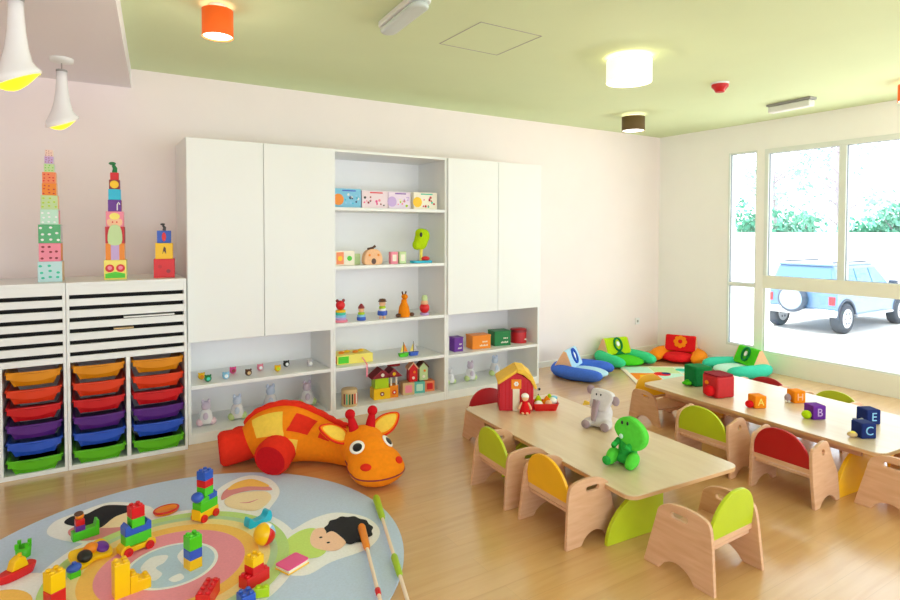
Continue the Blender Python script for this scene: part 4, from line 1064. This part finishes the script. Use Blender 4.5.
sail(2.525, 'tiny sailing boat with green hull on the fourth tier', 'green', 'orange'); sail(2.63, 'tiny sailing boat with blue hull on the fourth tier', 'blue', 'palegrey')
# bottom tier
t = thing('pencil_drum', 'round tan drum printed with coloured pencils on the bottom tier', 'drum', (1.97, 4.80, S5), 0)
MB().lathe([(.066, 0), (.07, .01), (.07, .14), (.066, .146), (0, .146)], 'tan', None, 28).build('drum', t)
b = MB()
for i, c in enumerate(['maroon', 'teal', 'deepgreen', 'black', 'red', 'white', 'crimson']):
    a = math.radians(-150 + 20 * i); b.box((0, -.0705, .068), (.012, .002, .09), c, RZ(math.degrees(a) + 90))
lab(b.build('pencil_print', t), 'row of coloured bars')
def dollhouse():
    t = thing('toy_house', 'yellow toy house with two red gabled roofs on the bottom tier', 'toy house', (2.33, 4.86, S5), -6)
    lab(MB().box((-.035, 0, .05), (.155, .12, .10), 'yellow').build('lower_wall', t, bevel=.003), 'yellow lower wall')
    lab(MB().box((-.035, 0, .15), (.13, .11, .10), 'lime').build('upper_wall', t, bevel=.003), 'lime upper wall')
    lab(MB().box((.085, 0, .055), (.08, .10, .11), 'orange').build('annex', t, bevel=.003), 'orange annex')
    for x in (.06, .11): lab(MB().cyl((x, -.035, .11), .008, .085, 'print_cream').build('column', t), 'cream column')
    for x, w in ((-.035, .105), (.075, .085)):
        r = MB().prism([(-w, .195), (w, .195), (0, .275)], -.075, .075, 'maroon', T(x, 0, 0) @ RX(90)).build('roof', t, bevel=.003)
        lab(MB().prism(circ(x, .225, .016, n=14), .0755, .078, 'print_cream' if x < 0 else 'yellow', RX(90)).build('roof_dot', r), 'pale dot')
    for x, c in ((-.035, 'maroon'), (.085, 'red')): lab(MB().prism(circ(x, .05, .02, n=14), .0605 if x < 0 else .051, .0635 if x < 0 else .054, c, RX(90)).prism(circ(x, .05, .009, n=10), .0635 if x < 0 else .054, .066 if x < 0 else .056, 'white', RX(90)).build('window', t), 'round window')
dollhouse()
def cube(x, y, z, s, c, label, letter=None, h=None):
    t = thing('toy_cube', label, 'toy block', (x, y, z), -10)
    MB().box((0, 0, (h or s) / 2), (s, s, h or s), c).build('cube', t, bevel=.004)
    MB().prism(rrect(-s * .3, s * .3, (h or s) * .2, (h or s) * .8, .008), 0, .0015, letter or 'print_cream', T(0, -s / 2, 0) @ RX(90)).build('picture', t)
    return t
cube(2.57, 4.86, S5, .115, 'tan', 'beige toy cube with pale picture, left of three on the bottom tier', 'rose')
cube(2.688, 4.86, S5, .108, 'print_teal', 'teal toy cube, middle of three on the bottom tier', 'mint')
cube(2.80, 4.86, S5, .10, 'salmon', 'orange toy cube, right of three on the bottom tier', 'red')
def tophouse(x, z, w, h, c, roof, label):
    t = thing('toy_house', label, 'toy house', (x, 4.86, z), -10)
    MB().prism([(-w, 0), (w, 0), (w, h), (0, h + .05), (-w, h)], -.045, .045, c, RX(90)).build('walls', t, bevel=.003)
    lab(MB().prism([(-w - .01, h - .008), (0, h + .05), (w + .01, h - .008), (w + .01, h + .006), (0, h + .064), (-w - .01, h + .006)], -.05, .05, roof, RX(90)).build('roof', t), 'roof')
    MB().prism(circ(0, h * .3, .014, n=12), .0455, .048, 'print_cream', RX(90)).prism(circ(.01, h * .75, .012, n=12), .0455, .048, 'orange', RX(90)).build('window', t)
tophouse(2.625, S5 + .1155, .04, .12, 'red', 'peach', 'red toy house standing on the beige and teal cubes'); tophouse(2.735, S5 + .1155, .042, .12, 'palegreen', 'brown', 'green toy house with brown roof standing on the teal cube')
t = thing('toy_umbrella', 'red toy parasol on a stick behind the beige cube', 'toy', (2.53, 5.06, S5), 0)
MB().cyl((0, 0, 0), .006, .25, 'print_cream').build('stick', t); MB().lathe([(.065, .235), (.05, .29), (.02, .32), (0, .325)], 'crimson', None, 18).build('canopy', t)
# left cabinet: small ball animals on the shelf
def critter(x, y, c, label, ring=None, z=.4383, r=.027):
    t = thing('ball_animal', label, 'toy', (x, y, z), 0)
    MB().ell((0, 0, r), r, 'brick_' + c if 'brick_' + c in MATS else c, None, 16, 10).build('body', t)
    MB().prism(circ(0, r, r * .5, n=14), r * .8, r * .99, ring or 'print_cream', RX(90)).build('face', t)
    for s in (-1, 1): MB().ell((s * r * .7, 0, r * 1.8), r * .28, 'brick_' + c if 'brick_' + c in MATS else c, None, 10, 8).build('ear', t)
for x, y, c, r, l in ((.78, 4.90, 'yellow', 'orange', 'yellow round animal toy, behind the green one at the left of the shelf'), (.81, 4.80, 'deepgreen', 'teal', 'dark green round animal toy at the left of the shelf'),
      (.945, 4.82, 'skyblue', 'white', 'pale blue round animal toy on the left cabinet shelf'), (1.03, 4.97, 'pink', 'maroon', 'bright pink round animal toy on the left cabinet shelf'),
      (1.12, 4.83, 'brown', 'tan', 'brown round animal toy on the left cabinet shelf'), (1.245, 4.96, 'rose', 'white', 'rose round animal toy with white face on the left cabinet shelf'),
      (1.36, 4.85, 'yellow', 'lime', 'yellow round animal toy alone at the middle right of the shelf'), (1.47, 4.98, 'black', 'white', 'black and white round animal toy on the left cabinet shelf'),
      (1.65, 4.90, 'palegrey', 'white', 'pale whitish animal toy at the right end of the left cabinet shelf')):
    critter(x, y, c, l, r)
mat('clear_white', '#e8e6ea', .25); mat('clear_pink', '#eccbd8', .3); mat('clear_green', '#c8dc98', .3); mat('clear_blue', '#c8d6ee', .3); mat('clear_mauve', '#cbbcd0', .3)
def rattle(x, y, label, c1, c2, z=S5, s=1.0):
    t = thing('rocking_animal', label, 'toy', (x, y, z), 0)
    for k in (-1, 1): MB().ell((k * .045 * s, -.01, .03 * s), (.03 * s, .035 * s, .03 * s), c2).build('foot', t)
    MB().lathe([(.05 * s, .02 * s), (.055 * s, .05 * s), (.04 * s, .11 * s), (.02 * s, .13 * s)], 'clear_white', None, 20).build('body', t)
    MB().ell((0, 0, .15 * s), (.034 * s, .032 * s, .04 * s), c1).build('head', t)
    for k in (-1, 1): MB().ell((k * .022 * s, 0, .185 * s), (.012 * s, .008 * s, .02 * s), c1).build('ear', t)
    lab(MB().ell((-.01 * s, -.045 * s, .08 * s), (.02 * s, .014 * s, .03 * s), c1).build('belly', t), 'tinted belly')
rattle(.81, 4.90, 'pale toy animal with pink tints, leftmost at the bottom of the left cabinet', 'clear_mauve', 'clear_pink')
rattle(1.05, 4.92, 'pale toy animal with green feet at the bottom of the left cabinet', 'clear_blue', 'clear_green')
rattle(1.345, 5.02, 'pale blue toy animal behind the hump of the stuffed giraffe', 'clear_blue', 'clear_blue', s=1.1)
rattle(1.65, 4.98, 'grey toy animal with yellow-green foot behind the stuffed giraffe', 'clear_mauve', 'clear_green', s=1.1)
# right cabinet
SR = .4203
def tin(name, label, x, y, w, d, h, c, kind='box', rz=0):
    t = thing(name, label, 'box', (x, y, SR), rz)
    if kind == 'box':
        MB().box((0, 0, h / 2), (w, d, h), c).build('box', t, bevel=.003); lab(MB().bx(-w / 2 - .003, w / 2 + .003, -d / 2 - .003, d / 2 + .003, h, h + .012, c).build('lid', t, bevel=.003), 'lid')
        b = MB()
        for i in range(6): b.bx(-w * .1 + i * w * .075, -w * .1 + i * w * .075 + w * .05, -d / 2 - .0012, -d / 2, h * .2, h * .2 + .012 + .006 * (i % 2), 'print_cream')
        for i in range(3): b.bx(w * .05 + i * w * .1, w * .05 + i * w * .1 + w * .06, -d / 2 - .0012, -d / 2, h * .5, h * .5 + .014, 'print_cream')
        lab(b.build('lettering', t), 'pale blurred lettering')
    else:
        MB().lathe([(w / 2, 0), (w / 2, h), (w / 2 * .96, h + .01), (0, h + .012)], c, None, 30).build('box', t)
        MB().lathe([(w / 2 + .003, h - .02), (w / 2 + .003, h + .006)], 'maroon', None, 30, cap=False).build('lid', t)
        lab(MB().prism(circ(.03, h * .3, .016, .008, 12), w / 2 - .004, w / 2 + .001, 'print_cream', RX(90)).build('lettering', t), 'pale mark')
tin('storage_box', 'small purple box, leftmost on the right cabinet shelf', 3.12, 4.86, .10, .10, .13, 'purple')
tin('storage_box', 'wide orange box with pale lettering on the right cabinet shelf', 3.40, 4.88, .21, .14, .125, 'orange', rz=-6)
tin('storage_box', 'green box with pale lettering on the right cabinet shelf', 3.68, 4.90, .19, .15, .14, 'green2' if 'green2' in MATS else 'deepgreen', rz=-8)
tin('storage_drum', 'round dark red tin at the right end of the right cabinet shelf', 3.935, 4.90, .17, .17, .135, 'crimson', 'drum')
rattle(3.11, 4.95, 'faint pale toy animal, leftmost at the bottom of the right cabinet', 'clear_white', 'clear_green', s=.8)
rattle(3.35, 4.95, 'grey toy animal with green block at the bottom of the right cabinet', 'clear_mauve', 'clear_green', s=1.0)
rattle(3.70, 5.0, 'pale toy animal partly behind the red toy barn', 'clear_blue', 'clear_green', s=1.05)
# ============================================================= LAMPS AND CEILING FITTINGS
mat('glow_warm', '#fff2c8', .5, emit=3.0); mat('glow_white', '#fffdf4', .5, emit=3.0); mat('glow_yellow', '#ffe81c', .5, emit=1.6)
mat('shade_orange', '#f2641a', .6, emit=.25); mat('shade_cream', '#fff6dc', .6, emit=.9); mat('shade_brown', '#6a5230', .7)
mat('fitting_white', '#e6e8e6', .35); mat('fitting_clear', '#ccd6d4', .2)
def point(name, loc, W, r, col=(1, .9, .75)):
    l = bpy.data.lights.new(name, 'POINT'); l.energy = W; l.shadow_soft_size = r; l.color = col
    o = bpy.data.objects.new(name, l); COL.objects.link(o); o.location = loc
    return o
def drum(label, x, y, R, h, shade, W, drop=.028):
    t = thing('ceiling_lamp', label, 'lamp', (x, y, ZC - drop - h), 0)
    MB().lathe([(R * .55, h + drop - .012), (R * .55, h + drop)], 'fitting_white', None, 28).build('mount', t)
    b = MB(); b.lathe([(R, 0), (R, h), (R - .006, h), (R - .006, 0), (R, 0)], shade, None, 40, cap=False); b.build('lamp_shade', t)
    lab(MB().lathe([(R - .0065, .006), (R - .0065, .012)], 'glow_white', None, 40).build('diffuser', t), 'glowing white disc')
    lab(MB().lathe([(R - .03, h - .02), (R - .03, h - .014)], 'glow_warm', None, 32).build('top_glow', t), 'glowing upper disc')
    l = point('lamp_light', (x, y, ZC - drop - h - .05), W, .08)
    return t
drum('orange drum ceiling lamp near the white lowered ceiling', .664, 3.52, .083, .148, 'shade_orange', 4)
drum('large glowing cream drum ceiling lamp in the middle of the ceiling', 3.378, 2.95, .16, .155, 'shade_cream', 8)
drum('small dark brown drum ceiling lamp near the far corner', 5.067, 4.36, .12, .15, 'shade_brown', 3)
drum('orange drum ceiling lamp cut by the right edge of the picture', 5.90, 2.14, .10, .14, 'shade_orange', 4)
def pendant(label, x, y, L, R, rz):
    zt = 2.7158
    t = thing('pendant_lamp', label, 'lamp', (x, y, zt - L), rz)
    MB().lathe([(.018, L - .03), (.066, L - .022), (.07, L - .002), (.07, L)], 'fitting_white', None, 28).build('canopy', t)
    MB().cyl((0, 0, L * .84), .004, L * .16 - .02, 'chrome').build('rod', t)
    lab(MB().lathe([(.031, L * .815), (.033, L * .835), (.031, L * .845)], 'grey', None, 24).build('collar', t), 'grey collar')
    b = MB(); n = 32
    pr = [(.03, .82), (.031, .70), (.036, .55), (.046, .40), (.06, .27), (.078, .16), (R * .99, .09), (R, .0)]
    vs = []; fs = []
    for j, (r, q) in enumerate(pr):
        for i in range(n):
            a = 2 * PI * i / n; x_, y_ = r * math.cos(a), r * math.sin(a)
            k = max(0, 1 - q / .3)
            vs.append((x_, y_, q * L + k * (.055 + .48 * x_)))
    for j in range(len(pr) - 1):
        for i in range(n): k = (i + 1) % n; fs.append((j * n + i, (j + 1) * n + i, (j + 1) * n + k, j * n + k))
    b.add(vs, fs, 'white_gloss', None, True); b.add(vs[:n], [tuple(range(n))], 'white_gloss')
    o = b.build('lamp_shade', t); so = o.modifiers.new('s', 'SOLIDIFY'); so.thickness = .003; so.offset = -1
    m = MB(); rim = vs[-n:]; c = Vector((0, 0, .055))
    inner = [Vector(v) * .97 + Vector((0, 0, .012)) for v in rim]
    prev = inner; rings = [inner]
    for s, dz in ((.75, -.018), (.45, -.034), (.15, -.042)): rings.append([Vector((v.x * s, v.y * s, c.z + (v.z - c.z) * s + dz * 1.0)) for v in inner])
    allv = [v for rr in rings for v in rr]; ff = []
    for j in range(len(rings) - 1):
        for i in range(n): k = (i + 1) % n; ff.append((j * n + i, j * n + k, (j + 1) * n + k, (j + 1) * n + i))
    m.add(allv, ff, 'glow_yellow', None, True); m.add(rings[-1], [tuple(range(n))], 'glow_yellow'); lab(m.build('bulb', t), 'glowing yellow bulb')
    return t
pendant('white teardrop pendant lamp farther back, near the wall', -.095, 4.60, .47, .092, 35)
pendant('white teardrop pendant lamp nearer the camera, cut by the left picture edge', -.235, 3.28, .50, .092, 10)
# wall-mounted style white ceiling fitting, smoke detector, emergency light
t = thing('oval_light', 'long white oval ceiling fitting at the top edge of the picture', 'lamp', (1.575, 3.02, ZC), 86)
cap = [(x, y) for x, y in circ(.22, 0, .062, n=16, a0=-90, a1=90)] + circ(-.22, 0, .062, n=16, a0=90, a1=270)
MB().prism(cap, -.035, -.001, 'fitting_white').build('base', t, bevel=.008)
lab(MB().prism([(x * .96, y * .85) for x, y in cap], -.07, -.035, 'fitting_clear').build('lens', t, bevel=.02, seg=4), 'clear grey lens')
t = thing('smoke_alarm', 'red domed alarm on the ceiling', 'alarm', (4.617, 3.048, ZC), 0)
MB().lathe([(.07, -.014), (.074, 0)], 'fitting_white', None, 28).build('base', t)
lab(MB().lathe([(.035, -.078), (.048, -.055), (.068, -.035), (.068, -.0145)], 'crimson', None, 28).build('dome', t), 'red dome')
t = thing('emergency_light', 'slim white emergency light on the ceiling before the window', 'lamp', (5.83, 3.10, ZC), 85)
lab(MB().box((0, 0, -.012), (.44, .10, .022), 'grey').build('base', t, bevel=.003), 'grey back plate')
MB().box((0, 0, -.055), (.42, .085, .062), 'fitting_white').build('lens', t, bevel=.014, seg=3)

# ============================================================= OUTSIDE
GZ = -.85
mat('pavement', '#d8d6d0', .8, noise=.03, scale=1.5)
mat('garden_wall', '#f0eeea', .8)
mat('car_paint', '#5c80a6', .3, coat=.6); mat('car_cover', '#93a9c0', .5); mat('car_trim', '#3c4a5c', .5); mat('tyre', '#3c444e', .8); mat('rim', '#c8ccd0', .35, .6); mat('tail_red', '#c83038', .3); mat('car_glass', '#5c90b4', .1)
mat('leaf_green', '#5ca88c', .7, noise=.25, scale=2); mat('leaf_dark', '#74b49c', .7, noise=.25, scale=2); mat('leaf_pale', '#94b6aa', .7, noise=.2, scale=2); mat('twig', '#a89ca4', .8)
struct('ground', MB().bx(XR + .15, 60, -20, 40, GZ - .1, GZ, 'pavement'))
o = struct('garden_wall', MB().bx(22.0, 22.25, -5, 30, GZ, 1.58, 'garden_wall'))
def suv():
    t = thing('parked_car', 'dark blue off-road car parked outside the window, seen from behind', 'car', (15.55, 7.72, GZ), 0)   # local +x is forward
    P, W = 'car_paint', .86
    b = MB()
    low = [(-.42, .42), (-.46, .62), (-.44, .98), (-.40, 1.06), (2.45, 1.04), (3.75, .98), (3.92, .90), (3.95, .45), (3.70, .40), (3.42, .40)] + [(2.95 + .44 * math.cos(math.radians(a)), .38 + .44 * math.sin(math.radians(a))) for a in range(10, 180, 17)] + [(2.46, .36), (.5, .36)] + [(.0 + .46 * math.cos(math.radians(a)), .38 + .44 * math.sin(math.radians(a))) for a in range(10, 180, 17)]
    b.prism(low, -W, W, P, RX(90)); b.build('body', t, bevel=.04, seg=3)
    # cabin with a taper
    def frust(z0, z1, x0, x1, x2, x3, w0, w1, m, name, par, **k):
        q = MB(); q.add([(x0, -w0, z0), (x1, -w0, z0), (x1, w0, z0), (x0, w0, z0), (x2, -w1, z1), (x3, -w1, z1), (x3, w1, z1), (x2, w1, z1)], [(3, 2, 1, 0), (4, 5, 6, 7), (0, 1, 5, 4), (1, 2, 6, 5), (2, 3, 7, 6), (3, 0, 4, 7)], m)
        return q.build(name, par, **k)
    frust(1.03, 1.62, -.38, 2.5, -.22, 1.85, .82, .66, P, 'cabin', t, bevel=.05, seg=3)
    MB().bx(-.26, 1.8, -.64, .64, 1.615, 1.66, P).build('roof', t, bevel=.02)
    def quad(name, pts, m='car_glass', par=t):
        pts = [Vector(p) for p in pts]; n = (pts[1] - pts[0]).cross(pts[2] - pts[0]).normalized()
        vs = [p + n * .012 for p in pts] + [p - n * .01 for p in pts]; k = len(pts)
        return MB().add(vs, [tuple(range(k)), tuple(range(k, 2 * k))[::-1]] + [(i, k + i, k + (i + 1) % k, (i + 1) % k) for i in range(k)], m).build(name, par)
    lab(quad('rear_window', [(-.355, .70, 1.12), (-.355, -.70, 1.12), (-.24, -.60, 1.55), (-.24, .60, 1.55)]), 'pale blue rear window')
    for s in (-1, 1):
        for (a, b_, c, d) in ((-.24, .65, .62, -.12), (.72, 1.42, 1.36, .69), (1.5, 2.32, 1.78, 1.43)):
            f = lambda x, z: (x, s * (.82 - (z - 1.03) / .59 * .16 + .002), z)
            pts = [f(a, 1.1), f(b_, 1.1), f(c, 1.54), f(d, 1.54)]
            quad('side_window', pts if s < 0 else pts[::-1])
        lab(MB().box((2.15, s * .98, 1.14), (.10, .2, .16), 'car_trim').build('mirror', t, bevel=.03), 'dark door mirror')
        lab(MB().box((-.44, s * .74, .80), (.05, .14, .2), 'tail_red').build('tail_light', t, bevel=.01), 'red tail light')
        lab(MB().box((1.3, s * .90, .42), (1.9, .14, .05), 'rim').build('side_step', t, bevel=.015), 'pale side step')
        lab(MB().tube([(-.1, s * .58, 1.70), (1.6, s * .58, 1.70)], .02, 'car_trim', n=8).build('roof_rail', t), 'roof rail')
        for x in (0, 2.95):
            M = T(x, s * .76, .37) @ RX(90)
            w = MB().lathe([(.22, -.12), (.34, -.12), (.37, -.08), (.37, .08), (.34, .12), (.22, .12)], 'tyre', M, 36).build('wheel', t)
            r = MB().lathe([(.23, -.125), (.23, .125)], 'rim', M, 30)
            for i in range(6): r.lathe([(.03, -.13), (.03, .13)], 'car_trim', M @ T(.13 * math.cos(i * PI / 3), .13 * math.sin(i * PI / 3), 0), 10)
            lab(r.build('wheel_rim', w), 'pale alloy rim')
            lab(MB().tube([(x + .45 * math.cos(a), s * .85, .38 + .44 * math.sin(a)) for a in [PI * i / 14 for i in range(15)]], .035, 'car_trim', n=8).build('wheel_arch', t), 'dark wheel arch')
    lab(MB().box((-.47, 0, .50), (.14, 1.74, .17), 'rim').build('bumper', t, bevel=.04, seg=3), 'pale rear bumper')
    sw = MB().lathe([(.30, -.09), (.34, -.06), (.34, .06), (.30, .10), (0, .10)], 'car_trim', T(-.56, .12, .80) @ RY(-90), 36).build('spare_wheel', t)
    lab(MB().lathe([(.27, .10), (.24, .115), (0, .118)], 'car_cover', T(-.56, .12, .80) @ RY(-90), 30).build('wheel_cover', sw), 'pale spare wheel cover')
suv()
def leaves(b, c, r, n, m, rnd, size=.13):
    for _ in range(n):
        while True:
            p = Vector((rnd.uniform(-1, 1), rnd.uniform(-1, 1), rnd.uniform(-1, 1)))
            if p.length < 1: break
        p = Vector((c[0] + p.x * r[0], c[1] + p.y * r[1], c[2] + p.z * r[2]))
        a = Vector((rnd.uniform(-1, 1), rnd.uniform(-1, 1), rnd.uniform(-1, 1))).normalized(); d = a.orthogonal().normalized(); e = a.cross(d)
        s = size * rnd.uniform(.6, 1.2)
        b.add([p - d * s, p + e * s * .5, p + d * s, p - e * s * .5], [(0, 1, 2, 3)], m)
def bush(x, y, h, w, label, m, seed):
    rnd = random.Random(seed); t = thing('garden_bush', label, 'bush', (x, y, GZ), 0)
    s = MB()
    for i in range(4): s.tube([(0, 0, 0), (rnd.uniform(-.2, .2), rnd.uniform(-.3, .3), h * .5), (rnd.uniform(-.4, .4), rnd.uniform(-.5, .5) * w, h * .8)], [.05, .04, .015], 'twig', n=6)
    s.build('stems', t)
    f = MB()
    for i in range(5): leaves(f, (rnd.uniform(-.3, .3), rnd.uniform(-.6, .6) * w, h * rnd.uniform(.45, .75)), (.6, w * .5, h * .28), 260, m, rnd)
    f.build('foliage', t)
def tree(x, y, h, label, seed, crown=.5, dens=60):
    rnd = random.Random(seed); t = thing('garden_tree', label, 'tree', (x, y, GZ), 0)
    s = MB(); f = MB(); s.tube([(0, 0, 0), (.1, .1, h * .4), (.0, .2, h * .75), (.1, .1, h)], [.16, .13, .08, .02], 'twig', n=8)
    for i in range(16):
        z = h * rnd.uniform(.35, .9); a = rnd.uniform(0, 2 * PI); L = h * crown * rnd.uniform(.25, .5); q = Vector((.05 + L * math.cos(a), .1 + L * math.sin(a), z + L * .5))
        s.tube([(.05, .1, z), tuple((Vector((.05, .1, z)) + q) / 2 + Vector((0, 0, .1))), tuple(q)], [.05, .03, .01], 'twig', n=6)
        leaves(f, q, (.5, .5, .45), dens, 'leaf_pale', rnd, .12)
    s.build('trunk', t); f.build('foliage', t)
bush(24.2, 14.1, 3.9, 1.2, 'dense green bush beyond the white wall, at the left of the big pane', 'leaf_green', 1)
bush(24.6, 12.6, 3.5, 1.1, 'lower green bush beyond the wall, left of the pale gap', 'leaf_dark', 2)
bush(24.3, 10.25, 3.4, 1.0, 'green bush beyond the wall just behind the window mullion', 'leaf_green', 3)
bush(24.6, 9.1, 3.6, 1.1, 'green bush beyond the wall, right of the window mullion', 'leaf_dark', 4)
bush(24.2, 7.9, 3.3, 1.0, 'green bush beyond the wall at the right picture edge', 'leaf_green', 5)
tree(26.5, 14.6, 6.0, 'thin pale tree at the left of the big window pane', 6, .5, 30)
tree(27.0, 12.2, 7.2, 'tallest bare-branched tree in the middle of the window', 7, .45, 22)
tree(26.5, 9.6, 5.4, 'sparse tree seen through the right hand pane', 8, .5, 26)

# ============================================================= LIGHT, CAMERA
wd = bpy.data.worlds.new('World'); scene.world = wd; wd.use_nodes = True
bg = wd.node_tree.nodes['Background']; bg.inputs['Color'].default_value = (.83, .92, 1, 1); bg.inputs['Strength'].default_value = 3.7
sun = bpy.data.lights.new('sun', 'SUN'); sun.energy = 9.0; sun.angle = .01; sun.color = (1, .96, .9)
so = bpy.data.objects.new('sun', sun); COL.objects.link(so)
so.rotation_euler = Vector((.12, -.55, -1)).to_track_quat('-Z', 'Y').to_euler()
def portal(loc, rot, sx, sy, nm):
    l = bpy.data.lights.new(nm, 'AREA'); l.shape = 'RECTANGLE'; l.size = sx; l.size_y = sy; l.cycles.is_portal = True
    o = bpy.data.objects.new(nm, l); COL.objects.link(o); o.location = loc; o.rotation_euler = rot
portal((XR + .12, 1.3, 1.38), (0, math.radians(90), 0), 2.33, 5.9, 'window_portal')
portal(((XL + XR) / 2, YF - .2, 1.36), (math.radians(90), 0, 0), XR - XL, 2.5, 'front_portal')
cam = bpy.data.cameras.new('camera'); co = bpy.data.objects.new('camera', cam); COL.objects.link(co)
cam.sensor_width = 36; cam.lens = 587.73 * 36 / 900; cam.shift_y = -52 / 900; cam.clip_start = .05
yaw, pit, roll = .5599, .0284, .0018
s_, c_ = math.sin(yaw), math.cos(yaw)
r0 = Vector((c_, -s_, 0)); fw = Vector((s_ * math.cos(pit), c_ * math.cos(pit), -math.sin(pit))); u0 = r0.cross(fw)
rr = r0 * math.cos(roll) + u0 * math.sin(roll); uu = -r0 * math.sin(roll) + u0 * math.cos(roll)
co.matrix_world = Matrix((rr, uu, -fw)).transposed().to_4x4(); co.location = (0, 0, 1.6)
scene.camera = co
scene.view_settings.view_transform = 'Standard'; scene.view_settings.look = 'None'; scene.view_settings.gamma = 1
scene.view_settings.exposure = 0.05
try: scene.view_settings.use_curve_mapping = False
except Exception: pass
cy = scene.cycles if hasattr(scene, 'cycles') else None
if cy:
    cy.max_bounces = 10; cy.diffuse_bounces = 6; cy.transparent_max_bounces = 12; cy.use_denoising = True; cy.sample_clamp_indirect = 6
# repeats share a group
GROUPS = dict(toddler_chair='toddler chairs around the two low tables', play_table='low play tables', storage_tray='coloured storage trays in the drawer units', tray_unit='white drawer units along the back wall',
    display_cabinet='white cabinets along the back wall', letter_block='fabric letter blocks on the second table', nesting_box='nesting boxes stacked on the drawer units', floor_seat='horseshoe floor seats in the corner',
    ceiling_lamp='drum ceiling lamps', pendant_lamp='teardrop pendant lamps', picture_box='picture boxes on the top tier', stacking_toy='wooden stacking figures on the third tier', ball_animal='round animal toys on the left cabinet shelf',
    rocking_animal='pale toy animals at the bottom of the cabinets', toy_cube='toy cubes on the bottom tier', garden_bush='bushes beyond the white wall', garden_tree='trees beyond the white wall', toy_pole='toy poles on the rug',
    storage_box='boxes on the right cabinet shelf', paper_sheet='sheets in the drawer slots', toy_car='brick cars on the rug', brick_tower='brick towers on the rug', loose_brick='loose bricks on the rug', brick_stack='brick stacks on the rug')
for o in list(scene.objects):
    if o.parent is None and 'label' in o and 'group' not in o:
        g = GROUPS.get(o.name.split('.')[0])
        if g: o['group'] = g
